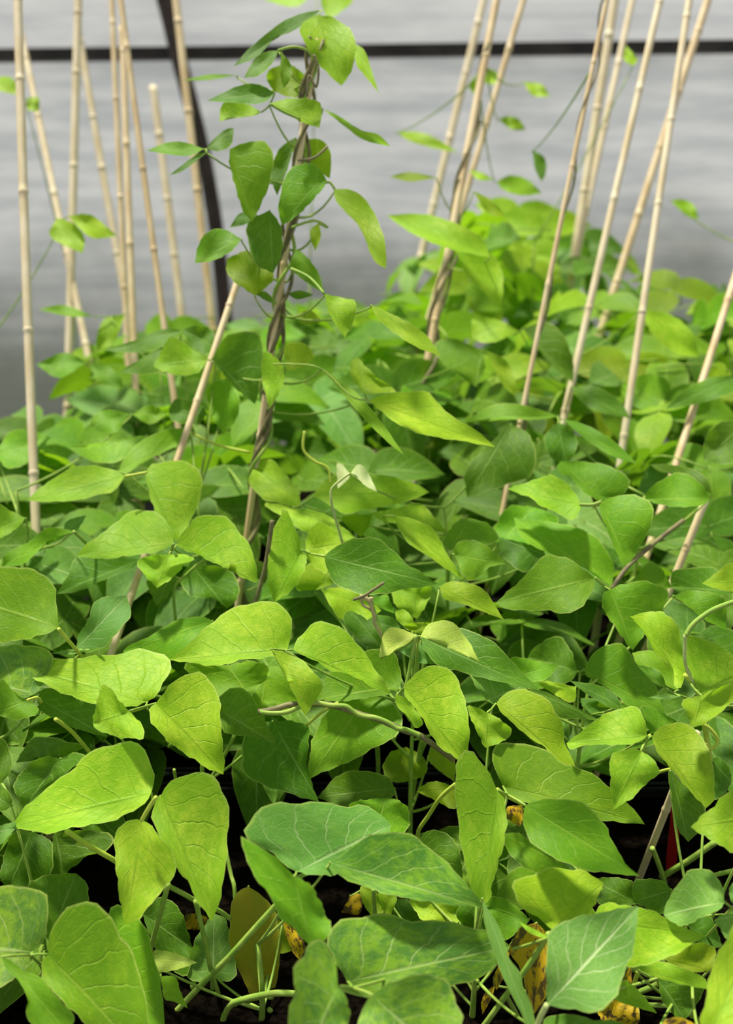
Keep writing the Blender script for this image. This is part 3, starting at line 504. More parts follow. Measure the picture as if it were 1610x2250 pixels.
# key, x, y, height of the crown, label
PLANT_ROWS = [
 ('a1', -.30, .80, .98, 'front left corner bean plant with broad mottled green leaves cut by the frame edge'),
 ('a2', -.10, .80, .97, 'bean plant front left of centre with a yellowed hanging leaf and a large pale-veined leaf'),
 ('a3', .10, .80, .99, 'bean plant at front centre with dark leaves mottled in yellow-green'),
 ('a4', .31, .80, .99, 'bean plant at front right with a pale veined leaf above brown and yellow withered leaves'),
 ('b1', -.40, 1.00, 1.04, 'bean plant at the left frame edge with bluish green leaves above the mottled front corner'),
 ('b2', -.17, 1.00, 1.05, 'bean plant with big lime-green trifoliate leaves in the lower left, casting sharp shadows'),
 ('b3', .05, 1.00, 1.05, 'bean plant in the centre with a small yellow new shoot above a twisted brown runner'),
 ('b4', .24, 1.02, 1.05, 'bean plant right of centre with a smooth lime trifoliate leaf above the dark gap'),
 ('b5', .44, 1.00, 1.06, 'bean plant at the right frame edge with a curled yellow-green leaf and tendrils'),
 ('c1', -.46, 1.32, 1.12, 'bean plant at far left with a round veined leaf entering the frame'),
 ('c2', -.22, 1.30, 1.13, 'bean plant left of the vine cane with a bright four-leaflet spray in the sun'),
 ('c4', .10, 1.28, 1.14, 'bean plant right of the vine cane with a whitish pair of unfolding leaves'),
 ('c5', .36, 1.30, 1.13, 'bean plant with a half-shaded leaf and a grey woody stem, mid right'),
 ('c6', .62, 1.32, 1.14, 'bean plant at the right frame edge with slightly blurred dark leaves at mid height'),
 ('d1', -.66, 1.75, 1.20, 'blurred bean plant at the foot of the thick leftmost cane'),
 ('d2', -.34, 1.72, 1.22, 'blurred dark-leaved bean plant behind the left trifoliate spray'),
 ('d3', .02, 1.75, 1.22, 'blurred bean plant directly behind the vine-wrapped cane'),
 ('d4', .34, 1.75, 1.26, 'blurred bean plant right of centre with drooping bright leaves between two vine canes'),
 ('d5', .66, 1.72, 1.26, 'blurred bean plant behind the right-hand pale canes'),
 ('e1', -.62, 2.25, 1.27, 'far blurred bean plant among the left canes near the wall'),
 ('e2', -.12, 2.25, 1.28, 'far blurred bean plant low against the grey wall behind the climbing vine'),
 ('e3', .34, 2.20, 1.36, 'far blurred bean plant reaching highest against the wall, right of centre'),
 ('e4', .82, 2.20, 1.34, 'far blurred bean plant at the right edge against the wall'),
 ('k', -.158, 1.36, 1.00, 'tall bean plant twining up the central cane to the top of the frame', 'climbing_bean_plant'),
 ('r', .10, 1.66, 1.1, 'thin dark vine winding up a cane right of centre, with few leaves', 'climbing_bean_plant'),
 ('s', .245, 1.52, 1.1, 'thin dark bean vine winding up the slender cane nearest on the right', 'climbing_bean_plant'),
]
OWNER = {k: 'k' for k in 'k1 k2 k3 k4 k5 k6 k7 k8 k9 k10 k11 k12 k13 k14 k15 k16 x1 x2 l2 l3'.split()}
OWNER.update({'s1': 'r', 's2': 'r', 's3': 'r', 's5': 'r', 's6': 's', 'r1': 'r', 'x3': 'r', 'r2': 'r', 'g5': 'a1', 'h2': 'a3', 'h1': 'a2', 'w2': 'a2', 'i2': 'a4', 'w5': 'a4', 'w6': 'a4', 'g1': 'b2', 'g2': 'b2', 't1': 'b3', 'e1': 'b3', 'f1': 'b4', 'q1': 'b5', 'q2': 'b5',
  'a1': 'c2', 'a2': 'c2', 'a5': 'c1', 'n2': 'c4', 'b1': 'c4', 'b2': 'c4', 'c1': 'c5', 'c2': 'c5'})
# n, x range, y range, distance behind the canopy, tones
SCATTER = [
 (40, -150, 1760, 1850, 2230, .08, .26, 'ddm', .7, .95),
 (75, -150, 1760, 1500, 1900, .16, .36, 'ddd'),  # all-dark tone: shade of the gaps put into the leaf colour
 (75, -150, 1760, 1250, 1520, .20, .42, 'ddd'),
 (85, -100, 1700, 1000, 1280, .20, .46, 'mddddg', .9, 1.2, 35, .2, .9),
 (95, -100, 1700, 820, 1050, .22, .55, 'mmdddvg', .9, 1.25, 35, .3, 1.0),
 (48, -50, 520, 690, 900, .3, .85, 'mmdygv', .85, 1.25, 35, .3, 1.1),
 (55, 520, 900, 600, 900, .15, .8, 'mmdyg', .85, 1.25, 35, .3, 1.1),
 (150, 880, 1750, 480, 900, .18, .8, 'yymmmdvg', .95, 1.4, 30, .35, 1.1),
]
S_, Y_, W_, D_ = 'STEM', 'STEMY', 'WOODY', 'DRY'
STEMS = [
 ('', 'leaf_stalk', 'G', Y_, .93, .97, .0026, [(420, 215), (560, 310), (725, 405), (800, 470)]),
 ('', 'leaf_stalk', 'D', Y_, 1.06, 1.1, .0022, [(350, 575), (440, 640), (530, 740), (600, 830)]),
 ('', 'leaf_stalk', 'D', Y_, .98, 1.02, .0015, [(175, 455), (235, 440), (260, 470)]),
 ('', 'leaf_stalk', 'D', Y_, 1.0, 1.04, .0016, [(820, 528), (880, 512), (945, 490), (985, 500)]),
 ('', 'leaf_stalk', 'D', S_, 1.08, 1.12, .002, [(1480, 680), (1430, 780), (1350, 920), (1290, 1000)]),
 ('', 'leaf_stalk', 'D', S_, .95, 1.0, .0015, [(1100, 895), (1110, 970), (1110, 1060)]),
 ('', 'leaf_stalk', 'G', Y_, .86, .88, .0018, [(985, 5), (930, 90), (897, 150)]),
 ('', 'stem', 'G', S_, .91, .98, .0026, [(1062, 555), (1010, 750), (955, 950), (910, 1150)]),
 ('', 'stem', 'G', S_, .92, .98, .0024, [(1062, 565), (1150, 610), (1240, 660), (1380, 720), (1450, 770)]),
 ('', 'stem', 'G', S_, .93, 1.0, .0024, [(1235, 660), (1290, 900), (1340, 1130), (1385, 1270), (1415, 1420)]),
 ('', 'stem', 'G', S_, .92, .97, .0030, [(1760, 670), (1640, 800), (1450, 1010), (1300, 1160), (1045, 1430), (960, 1530)]),
 ('', 'stem', 'G', W_, .98, .99, .0022, [(1150, 1238), (1350, 1240), (1580, 1252), (1700, 1240)]),
 ('', 'stem', 'G', S_, .95, .98, .003, [(1720, 1262), (1610, 1270), (1500, 1300), (1440, 1380), (1400, 1450)]),
 ('', 'stem', 'G', S_, .98, 1.0, .0026, [(1345, 1140), (1340, 1300), (1330, 1440)]),
 ('', 'stem', 'G', S_, .98, 1.0, .003, [(1220, 1180), (1210, 1320), (1190, 1440)]),
 ('', 'leaf_stalk', 'G', S_, 1.09, 1.05, .0022, [(1415, 260), (1430, 360), (1460, 500), (1485, 640), (1500, 1250)]),
 ('', 'stem', 'H', S_, .90, .95, .003, [(340, 1268), (220, 1265), (100, 1285), (0, 1310), (-60, 1335), (-105, 1400), (-130, 1500)]),
 ('', 'stem', 'H', S_, .95, 1.0, .0026, [(180, 1370), (240, 1440), (300, 1530)]),
 ('', 'leaf_stalk', 'H', S_, .86, .88, .002, [(368, 520), (460, 475), (570, 435)]),
 ('', 'leaf_stalk', 'H', S_, .80, .80, .002, [(640, 1230), (720, 1260), (845, 1290)]),
 ('', 'leaf_stalk', 'H', S_, .95, .98, .002, [(850, 600), (855, 680), (860, 760)]),
 ('', 'stem', 'I', S_, .84, .90, .0026, [(425, 885), (400, 925), (300, 1080), (150, 1280), (20, 1460), (-60, 1560)]),
 ('', 'stem', 'I', S_, .93, .95, .0024, [(150, 1280), (200, 1370), (260, 1480)]),
 ('', 'leaf_stalk', 'I', 'PALE', .745, .76, .0022, [(412, 1340), (375, 1410), (345, 1490), (330, 1540)]),
 ('', 'stem', 'I', S_, 1.10, 1.12, .0028, [(1090, 330), (1130, 430), (1170, 550), (1180, 640)]),
 ('', 'stem', 'I', S_, 1.08, 1.12, .0034, [(1500, 290), (1330, 410), (1230, 470), (1150, 520)]),
 ('', 'stem', 'I', S_, 1.0, 1.03, .0024, [(1660, 470), (1500, 505), (1400, 560)]),
 ('', 'leaf_stalk', 'I', Y_, .88, .93, .002, [(1000, 1120), (970, 1230), (940, 1380), (925, 1500)]),
 ('', 'stem', 'I', S_, .95, .97, .0028, [(1200, 1160), (1100, 1220), (980, 1270), (860, 1330)]),
 ('b3', 'stem', 'E', S_, 1.12, 1.2, .0026, [(1160, 720), (1130, 900), (1105, 1050), (1075, 1320)]),
 ('b3', 'stem', 'E', S_, 1.10, 1.2, .0022, [(1190, 720), (1150, 820), (1120, 960)]),
 ('', 'tendril', 'E', Y_, 1.02, 1.08, .0022, [(1375, 1005), (1280, 1090), (1200, 1210), (1140, 1300), (1140, 1360)]),
 ('', 'stem', 'E', S_, 1.15, 1.2, .0026, [(875, 740), (880, 850), (880, 960)]),
 ('b3', 'stem', 'B', S_, 1.05, 1.05, .002, [(1125, 1160), (1100, 1280), (1075, 1420), (1050, 1520)]),
 ('b3', 'leaf_stalk', 'B', S_, 1.06, 1.08, .0018, [(1125, 1165), (1060, 1220), (985, 1255), (900, 1300)]),
 ('', 'leaf_stalk', 'E', Y_, 1.03, 1.06, .0016, [(620, 480), (520, 540), (420, 625)]),
 ('b3', 'vine_stem', 'E', W_, 1.00, 1.00, .0030, [(110, 540), (200, 525), (300, 495), (380, 490), (480, 485), (600, 500), (700, 530), (780, 560), (880, 585), (960, 620), (1050, 660), (1150, 690), (1230, 745), (1370, 850)]),
 ('b3', 'vine_stem', 'E', S_, .997, .997, .0024, [(120, 540), (200, 548), (290, 540), (380, 505), (480, 480), (560, 495), (620, 498), (680, 505), (740, 550), (800, 570), (860, 575), (940, 605), (1000, 645), (1060, 652), (1150, 690)]),
 ('b5', 'tendril', 'F', 'PALE', 1.0, 1.0, .0016, [(1300, 40), (1300, 200), (1325, 300), (1352, 345), (1350, 370)]),
 ('b5', 'tendril', 'C', S_, 1.02, 1.0, .0024, [(1680, 930), (1610, 945), (1500, 985), (1430, 1025), (1350, 1090), (1305, 1160)]),
 ('b5', 'tendril', 'F', Y_, .99, .99, .0018, [(1425, 620), (1470, 655), (1510, 715), (1490, 765), (1455, 775), (1440, 740)]),
 ('b5', 'tendril', 'F', Y_, 1.0, 1.02, .0028, [(1300, 300), (1390, 420), (1430, 640), (1440, 700), (1460, 830), (1465, 900)]),
 ('c1', 'leaf_stalk', 'A', Y_, 1.07, 1.1, .002, [(370, 810), (420, 870), (475, 935), (520, 990)]),
 ('c1', 'leaf_stalk', 'A', S_, 1.25, 1.28, .002, [(465, 195), (540, 265), (600, 330)]),
 ('c2', 'leaf_stalk', 'A', S_, 1.18, 1.25, .0018, [(1095, 275), (1080, 320), (1065, 340)]),
 ('c2', 'leaf_stalk', 'A', S_, 1.22, 1.25, .0018, [(1290, 370), (1180, 465), (1100, 560), (1110, 760)]),
 ('c2', 'leaf_stalk', 'L', Y_, 1.27, 1.27, .0018, [(545, 968), (590, 960), (640, 950)]),
 ('k', 'leaf_stalk', 'L', Y_, 1.42, 1.4, .0018, [(840, 780), (950, 830), (1090, 862)]),
 ('c4', 'tendril', 'B', 'PALE', 1.19, 1.19, .0014, [(700, 118), (640, 160), (580, 220), (580, 300), (600, 390), (630, 490), (655, 580)]),
 ('c4', 'tendril', 'L', Y_, 1.3, 1.3, .0018, [(1330, 770), (1325, 850), (1370, 900), (1430, 930), (1445, 1000)]),
 ('c2', 'stem', 'B', W_, 1.2, 1.2, .0026, [(200, 420), (180, 560), (150, 740), (90, 940), (40, 1060)]),
 ('b3', 'tendril', 'B', D_, 1.04, 1.06, .0018, [(800, 910), (825, 950), (850, 1020), (860, 1090), (890, 1140), (905, 1180)]),
 ('b3', 'tendril', 'B', D_, 1.04, 1.06, .0014, [(770, 900), (780, 960), (825, 990), (858, 1030), (862, 1080), (880, 1120)]),
 ('b3', 'tendril', 'B', W_, 1.04, 1.03, .0016, [(722, 928), (790, 905), (850, 865), (915, 822)]),
 ('b3', 'tendril', 'B', D_, 1.04, 1.04, .0022, [(760, 925), (800, 920), (830, 940), (835, 915)]),
 ('b4', 'leaf_stalk', 'F', Y_, .96, .98, .0016, [(1075, 690), (1050, 735), (1020, 792)]),
 ('b4', 'leaf_stalk', 'F', Y_, .98, 1.02, .0016, [(1230, 905), (1170, 915), (1100, 940)]),
 ('b4', 'leaf_stalk', 'F', Y_, .93, .95, .0016, [(95, 1035), (170, 1090), (275, 1140)]),
 ('c5', 'stem', 'C', W_, 1.2, 1.3, .0028, [(830, 860), (930, 720), (1050, 610), (1160, 520), (1290, 420)]),
 ('c5', 'leaf_stalk', 'C', S_, 1.2, 1.2, .0015, [(725, 785), (770, 820), (825, 860)]),
 ('c5', 'leaf_stalk', 'C', S_, 1.22, 1.22, .002, [(625, 318), (700, 320), (760, 300)]),
 ('k', 'leaf_stalk', 'J', S_, 1.26, 1.28, .0016, [(1180, 455), (1240, 490), (1310, 520)]),
 ('k', 'leaf_stalk', 'J', S_, 1.26, 1.3, .0016, [(1215, 220), (1280, 205), (1340, 220), (1370, 260)]),
 ('k', 'tendril', 'J', W_, 1.28, 1.28, .0016, [(1370, 240), (1390, 300), (1380, 380), (1350, 330), (1340, 420)]),
 ('k', 'leaf_stalk', 'J', W_, 1.28, 1.28, .0016, [(1430, 640), (1370, 690), (1300, 700)]),
 ('k', 'leaf_stalk', 'P', S_, 1.29, 1.29, .0016, [(735, 415), (720, 400), (690, 420), (660, 440)]),
 ('k', 'leaf_stalk', 'P', S_, 1.24, 1.28, .0016, [(712, 645), (680, 610), (640, 590)]),
 ('k', 'leaf_stalk', 'P', S_, 1.27, 1.30, .0010, [(812, 880), (770, 870), (705, 810), (640, 800), (600, 800)]),
 ('k', 'leaf_stalk', 'P', S_, 1.29, 1.29, .0016, [(700, 490), (720, 500), (690, 485), (640, 500)]),
]
# key, top px, distance, bottom px, distance, width px, material, length above, label
CANES = [
 ('c1', 42, 0, 1.62, 78, 1000, 1.48, 17, 'CANEP', .25, 'thick pale bamboo cane leftmost in the picture, running the full height'),
 ('c2', 172, 0, 2.25, 148, 900, 2.1, 15, 'CANEP', .2, 'pale blurred bamboo cane upright just right of the leftmost thick cane'),
 ('c2b', 178, 100, 2.5, 262, 560, 2.4, 13, 'CANEP', .05, 'faint pale bamboo cane leaning right from the top of the second cane'),
 ('c2c', 78, 225, 2.3, 190, 760, 2.1, 13, 'CANEP', .25, 'greenish bamboo cane leaning right, low behind the leftmost thick cane'),
 ('c3', 246, 0, 2.1, 275, 640, 2.0, 11, 'CANE', .2, 'thin straight bamboo cane just left of the orange leaning cane'),
 ('c5', 270, 90, 1.95, 305, 930, 1.8, 13, 'CANE', .03, 'straight tan bamboo cane crossing the orange leaning cane at the top'),
 ('c4', 266, 0, 1.75, 383, 860, 1.65, 12, 'CANE', .2, 'orange-tan bamboo cane leaning right, sharpest of the left group'),
 ('c6', 336, 190, 2.7, 396, 700, 2.6, 14, 'CANEP', 0, 'short faint pale bamboo cane left of the dark curved hoop'),
 ('c7', 386, 0, 2.3, 465, 710, 2.2, 15, 'CANE', .2, 'bamboo cane running alongside the dark curved hoop'),
 ('ck', 692, 105, 1.30, 556, 1110, 1.36, 13, 'CANE', .01, 'central bamboo cane wrapped by the tall climbing bean vine'),
 ('cl', 528, 600, 1.46, 300, 1270, 1.30, 13, 'CANE', .02, 'bamboo cane leaning left and crossing behind the central vine cane'),
 ('c8', 1092, 0, 1.85, 968, 660, 1.75, 15, 'CANE', .2, 'bamboo cane wound with a dark vine, right of the central climber'),
 ('c9', 1150, 0, 2.2, 1052, 330, 2.15, 12, 'CANE', .2, 'thin bamboo cane leaning into the vine-wound cane right of centre'),
 ('c10', 1063, 0, 2.8, 985, 320, 2.75, 14, 'CANEP', .2, 'faint far bamboo cane left of the vine-wound cane right of centre'),
 ('c11', 1330, 20, 1.58, 1152, 900, 1.52, 10, 'CANE', .15, 'slender dark-streaked bamboo cane carrying a thin vine, near right'),
 ('c12', 1350, 0, 2.4, 1262, 560, 2.35, 17, 'CANEP', .2, 'wide pale blurred bamboo cane just right of the slender vine cane'),
 ('c12b', 1390, 0, 2.5, 1300, 420, 2.4, 12, 'CANEP', .2, 'second pale blurred bamboo cane close behind the wide pale one'),
 ('c13', 1450, 0, 1.85, 1248, 880, 1.72, 14, 'CANEP', .2, 'straight pale bamboo cane midway in the right group'),
 ('c14', 1515, 0, 1.75, 1366, 1010, 1.6, 14, 'CANEP', .2, 'long pale bamboo cane second from the right frame edge'),
 ('c15', 1555, 0, 2.3, 1400, 480, 2.2, 15, 'CANE', .2, 'pinkish tan bamboo cane crossing behind the long pale cane at right'),
 ('c16', 1615, 600, 1.66, 1500, 960, 1.55, 14, 'CANE', .3, 'bamboo cane entering from the right frame edge below the others'),
 ('c18', 1475, 1750, 1.10, 1418, 1895, 1.17, 14, 'CANE', .10, 'bamboo cane foot in the dark gap between leaves at lower right'),
 ('c19', 1545, 1110, 1.34, 1515, 1185, 1.34, 14, 'CANE', .01, 'short cut bamboo cane end among leaves at the right'),
]
TWISTS = [
 ('k', 'ck', .0085, 7.5, .0036, 'WOODY', 0, .20, 1.0), ('k', 'ck', .0085, 6.5, .0032, 'WOODY', 2.1, .25, 1.0), ('k', 'ck', .0080, 8.5, .0030, 'STEM', 4.0, .3, .99), ('k', 'ck', .010, 5, .0026, 'WOODY', 5.0, .55, .97),
 ('r', 'c8', .011, 7, .0038, 'WOODY', 0, .2, .8), ('r', 'c8', .010, 6, .0034, 'WOODY', 4.2, .2, .7), ('r', 'c8', .010, 5, .0030, 'WOODY', 2.5, .3, .62), ('s', 'c11', .0065, 7, .0024, 'WOODY', 1, .1, .9),
]
for q in range(len(STEMS)): STEMS[q] = STEMS[q][:3] + ({'STEM': STEM, 'STEMY': STEMY, 'WOODY': WOODY, 'DRY': DRY, 'PALE': PALE}[STEMS[q][3]],) + STEMS[q][4:]
for q in range(len(CANES)): CANES[q] = CANES[q][:8] + ({'CANE': CANE, 'CANEP': CANEP}[CANES[q][8]],) + CANES[q][9:]
for q in range(len(TWISTS)): TWISTS[q] = TWISTS[q][:5] + ({'WOODY': WOODY, 'STEM': STEM}[TWISTS[q][5]],) + TWISTS[q][6:]
# ------------------------------------------------------------------ the greenhouse
WY = 4.0                                          # the end wall stands here
def slab(name, x0, x1, y0, y1, z0, z1, mat, loc=None):
    m = MB(); m.box(x0, x1, y0, y1, z0, z1); o = m.build(name, mat, None, loc or ((x0+x1)/2, (y0+y1)/2, z0), smooth=False); o['kind'] = 'structure'; return o
def wall_z(y): p = at(805, y, 1.0) - CAM; return CAM.z + p.z / p.y * WY
ZR = wall_z(112)
slab('floor', -3.2, 3.2, -1.0, WY + .05, -.05, 0, CONC)
def sheet(name, z0, z1, y, mat):
    m = MB(); m.v = [Vector(q) for q in ((-3.2, y, z0), (3.2, y, z0), (3.2, y, z1), (-3.2, y, z1))]; m.face([0, 1, 2, 3])
    o = m.build(name, mat, None, (0, y, z0), smooth=False); o['kind'] = 'structure'
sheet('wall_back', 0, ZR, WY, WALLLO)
sheet('wall_back_upper', ZR, ZR + 1.1, WY, WALLUP)
def rail(y0, y1):
    m = MB(); a = at(-250, y0, 1); b = at(1860, y1, 1)
    pts = [CAM + (q - CAM) * ((WY - .06) / (q.y - CAM.y)) for q in (a, b)]
    v = [p + Vector((0, dy, dz)) for p in pts for dy, dz in ((-.025, -.02), (.045, -.02), (.045, .02), (-.025, .02))]
    m.v = v
    for k in range(4): m.face([k, (k+1) % 4, 4 + (k+1) % 4, 4 + k])
    m.face([3, 2, 1, 0]); m.face([4, 5, 6, 7])
    o = m.build('trim_1', DARK, None, pts[0], smooth=False); o['kind'] = 'structure'
rail(125, 99)
m = MB(); hp = []
for x, y in spline([(335, -160), (355, -30), (372, 40), (392, 125), (420, 230), (444, 330), (463, 430), (478, 530), (490, 650), (500, 800), (505, 1000), (507, 1250)], 4):
    q = at(x, y, 1); hp.append(CAM + (q - CAM) * ((WY - .16) / q.y))
m.tube(hp, .027, 10); o = m.build('trim_2', RUST, None, hp[-1]); o['kind'] = 'structure'

# ------------------------------------------------------------------ bench and trays
bench = tag(empty('bench', (0, 1.75, 0)), 'long grey metal greenhouse bench under the black plant trays', 'bench')
m = MB(); m.box(-1.55, 1.55, .60, 3.0, .65, .67); m.box(-1.55, 1.55, .585, .60, .61, .685); m.build('bench_top', STEEL, bench, (0, 1.75, .65), smooth=False)
for lx in (-1.4, 0, 1.4):
    for ly in (.75, 2.85):
        m = MB(); m.box(lx-.025, lx+.025, ly-.025, ly+.025, 0, .65); m.build('leg', STEEL, bench, (lx, ly, 0), smooth=False)
TZ = .735                                         # top of the soil
rowname = ['in the front row', 'in the second row', 'in the third row', 'in the back row']; colname = ['at the left', 'in the middle', 'at the right']
for r in range(4):
    for c in range(3):
        cx, cy = (-1.0, 0.0, 1.0)[c] * .96, .90 + r * .58
        hw, hd = .465, .275
        t = MB(); z0, z1 = .672, .75
        t.box(cx-hw, cx+hw, cy-hd, cy+hd, z0, z0+.006)
        for a in ((cx-hw, cx-hw+.006, cy-hd, cy+hd), (cx+hw-.006, cx+hw, cy-hd, cy+hd), (cx-hw, cx+hw, cy-hd, cy-hd+.006), (cx-hw, cx+hw, cy+hd-.006, cy+hd)): t.box(*a, z0, z1)
        for a in ((cx-hw-.006, cx-hw+.010, cy-hd, cy+hd), (cx+hw-.010, cx+hw+.006, cy-hd, cy+hd), (cx-hw, cx+hw, cy-hd-.006, cy-hd+.010), (cx-hw, cx+hw, cy+hd-.010, cy+hd+.006)): t.box(*a, z1-.004, z1)
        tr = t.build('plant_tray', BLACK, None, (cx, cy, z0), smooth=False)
        tag(tr, 'black plant tray of dark soil, %s %s' % (rowname[r], colname[c]), 'tray', 'black trays on the bench')
        s = MB(); n = 14; RR = random.Random(r*3+c)
        for j in range(n+1):
            for i in range(n+1):
                e = i in (0, n) or j in (0, n)
                s.v.append(Vector((cx-hw+.007+(2*hw-.014)*i/n, cy-hd+.007+(2*hd-.014)*j/n, TZ + (0 if e else RR.uniform(-.006, .008)))))
        for j in range(n):
            for i in range(n): q = j*(n+1)+i; s.face([q, q+1, q+n+2, q+n+1])
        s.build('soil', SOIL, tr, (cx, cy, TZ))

# ------------------------------------------------------------------ plants
PLANTS = {}                                       # key -> dict(root object, foot, crown)
def add_plant(key, x, y, top, label, name='bean_plant', lean=(0, 0)):
    e = tag(empty(name, (x, y, TZ)), label, 'plant', 'bean plants on the bench')
    while top > TZ + .04:                         # the stem ends below the leaves
        px, py, pd = project(Vector((x, y, top)))
        if pd > canopy(py) + .085: break
        top -= .01
    foot = Vector((x, y, TZ - .004)); crown = Vector((x + lean[0], y + lean[1], top))
    PLANTS[key] = dict(o=e, foot=foot, crown=crown, auto=True)
    mid = (foot + crown) / 2 + Vector((R.uniform(-.02, .02), R.uniform(-.02, .02), 0))
    pts = bez(foot, mid, crown, 10); m = MB(); m.tube(pts, [.0032 - .0014 * i / 10 for i in range(11)], 7); m.build('stem', STEM, e, foot)
    PLANTS[key]['pts'] = pts
for row in PLANT_ROWS: add_plant(*row)
def nearest_plant(p):
    best = min((k for k in PLANTS if PLANTS[k]['auto']), key=lambda k: (PLANTS[k]['foot'].x - p.x)**2 + ((PLANTS[k]['foot'].y - p.y) * 1.1)**2)
    return best

for q in PLANTS:
    if q in 'krs': PLANTS[q]['auto'] = False
def cane_path(a, b, n=14): return [b + (a - b) * i / n for i in range(n + 1)]
PLANTS['k']['pts'] = cane_path(at(692, 105, 1.30), at(556, 1110, 1.36))
PLANTS['r']['pts'] = cane_path(at(1070, 150, 1.84), at(968, 660, 1.75))
PLANTS['s']['pts'] = cane_path(at(1330, 20, 1.58), at(1152, 900, 1.52))
# -- leaflets measured one by one: a real leaf blade lying in its own plane, folded along the midrib and drooping
TONE_LABEL = {'o': 'yellowing leaflet', 'b': 'yellow leaflet withered brown at the edges', 'w': 'pale new leaflet', 'p': 'whitish unfolding leaflet', 'u': 'greyish green leaflet with pale veins', 'k': 'dark leaflet mottled yellow-green'}
NV, NU = 24, 4
def parse(row):
    h, b, l, t, r = [q.strip() for q in row.split('|')]
    key, crop, tone, dep, ny = h.split()
    x0, y0, s = CROPS[crop]
    P = lambda q: [(x0 + float(a.split(',')[0]) / s, y0 + float(a.split(',')[1]) / s) for a in q.split()]
    B, T = P(b)[0], P(t)[0]
    return key, tone, dep, float(ny), B, outward(B, P(l), T), T, outward(B, P(r), T)
def plen(p): return sum(math.hypot(b[0]-a[0], b[1]-a[1]) for a, b in zip(p, p[1:]))
def outward(B, S, T):                             # margin points in order from the base to the tip
    return S if plen([B] + S + [T]) <= plen([B] + S[::-1] + [T]) else S[::-1]
def blade(B, L, T, Rr, d, ny, rr):
    eL = resample(spline([B] + L + [T]), NV); eR = resample(spline([B] + Rr + [T]), NV)
    for e in (eL, eR):                            # gently uneven margin
        wid = max(math.hypot(a[0]-c[0], a[1]-c[1]) for a, c in zip(eL, eR)); f1, f2 = rr.uniform(0, 6), rr.uniform(0, 6)
        for i in range(2, NV - 1):
            k = wid * (.010 * math.sin(i * 1.25 + f1) + .008 * math.sin(i * 2.3 + f2))
            tx, ty = e[i+1][0]-e[i-1][0], e[i+1][1]-e[i-1][1]; ll = math.hypot(tx, ty) or 1
            e[i] = (e[i][0] - ty / ll * k, e[i][1] + tx / ll * k)
    cx = sum(q[0] for q in eL + eR) / (2 * NV + 2); cy = sum(q[1] for q in eL + eR) / (2 * NV + 2)
    nx = max(-.35, min(.35, rr.uniform(-.16, .16)))
    nrm = RGT * nx + UPV * ny - FWD * math.sqrt(1 - nx*nx - ny*ny)
    P0 = at(cx, cy, d); k = (P0 - CAM).dot(nrm)
    pos = lambda q: (lambda ray: CAM + ray * (k / ray.dot(nrm)))(at(q[0], q[1], 1) - CAM)
    length = (pos(T) - pos(B)).length; fold = rr.uniform(.10, .28); droop = rr.uniform(.05, .16); cup = rr.uniform(-.10, .12); ph = rr.uniform(0, 6)
    area = 0
    for i in range(NV): area += abs((eL[i][0]-eR[i][0])*(eL[i+1][1]-eR[i+1][1])) * 0
    m = MB(); cols = 2 * NU + 1
    for i in range(NV + 1):
        v = i / NV; mid = (B[0] + (T[0]-B[0]) * v, B[1] + (T[1]-B[1]) * v)
        for j in range(cols):
            u = (j - NU) / NU; e = eL[i] if u < 0 else eR[i]; a = abs(u)
            q = (mid[0] + (e[0]-mid[0]) * a, mid[1] + (e[1]-mid[1]) * a)
            p = pos(q); hw = (pos(e) - pos(mid)).length
            off = -fold * a * hw + cup * a * a * hw + droop * length * (v * v - .33) + .007 * a * math.sin(ph + 9 * v + (2 if u < 0 else 0)) * min(1, hw / .02)
            ray = (p - CAM).normalized()
            m.v.append(p + ray * off)
    for i in range(NV):
        for j in range(cols - 1):
            q = i * cols + j; idx = [q, q + 1, q + cols + 1, q + cols]
            m.face(idx, [((k2 % cols) / (cols - 1), (k2 // cols) / NV) for k2 in idx])
    # face the blade's upper side along its normal
    n = (m.v[cols*4+2] - m.v[cols*3+1]).cross(m.v[cols*4+6] - m.v[cols*3+1])
    return m, pos(B)
ZB = {}
def zmark(m):                                     # remember how far the measured blades stand along each line of sight
    for i in range(NV):
        for j in range(2 * NU):
            q = i * (2*NU+1) + j
            A = [project(m.v[k]) for k in (q, q+1, q+2*NU+2, q+2*NU+1)]
            x0 = int(min(a[0] for a in A) // 12); x1 = int(max(a[0] for a in A) // 12); y0 = int(min(a[1] for a in A) // 12); y1 = int(max(a[1] for a in A) // 12)
            d = max(a[2] for a in A)
            for x in range(x0, x1 + 1):
                for y in range(y0, y1 + 1): ZB[(x, y)] = max(ZB.get((x, y), 0), d)
LEAVES = {}
for row in LEAFLETS.strip().split('\n'):
    key, tone, dep, ny, B, L, T, Rr = parse(row)
    LEAVES.setdefault(key, []).append((tone, dep, ny, B, L, T, Rr))
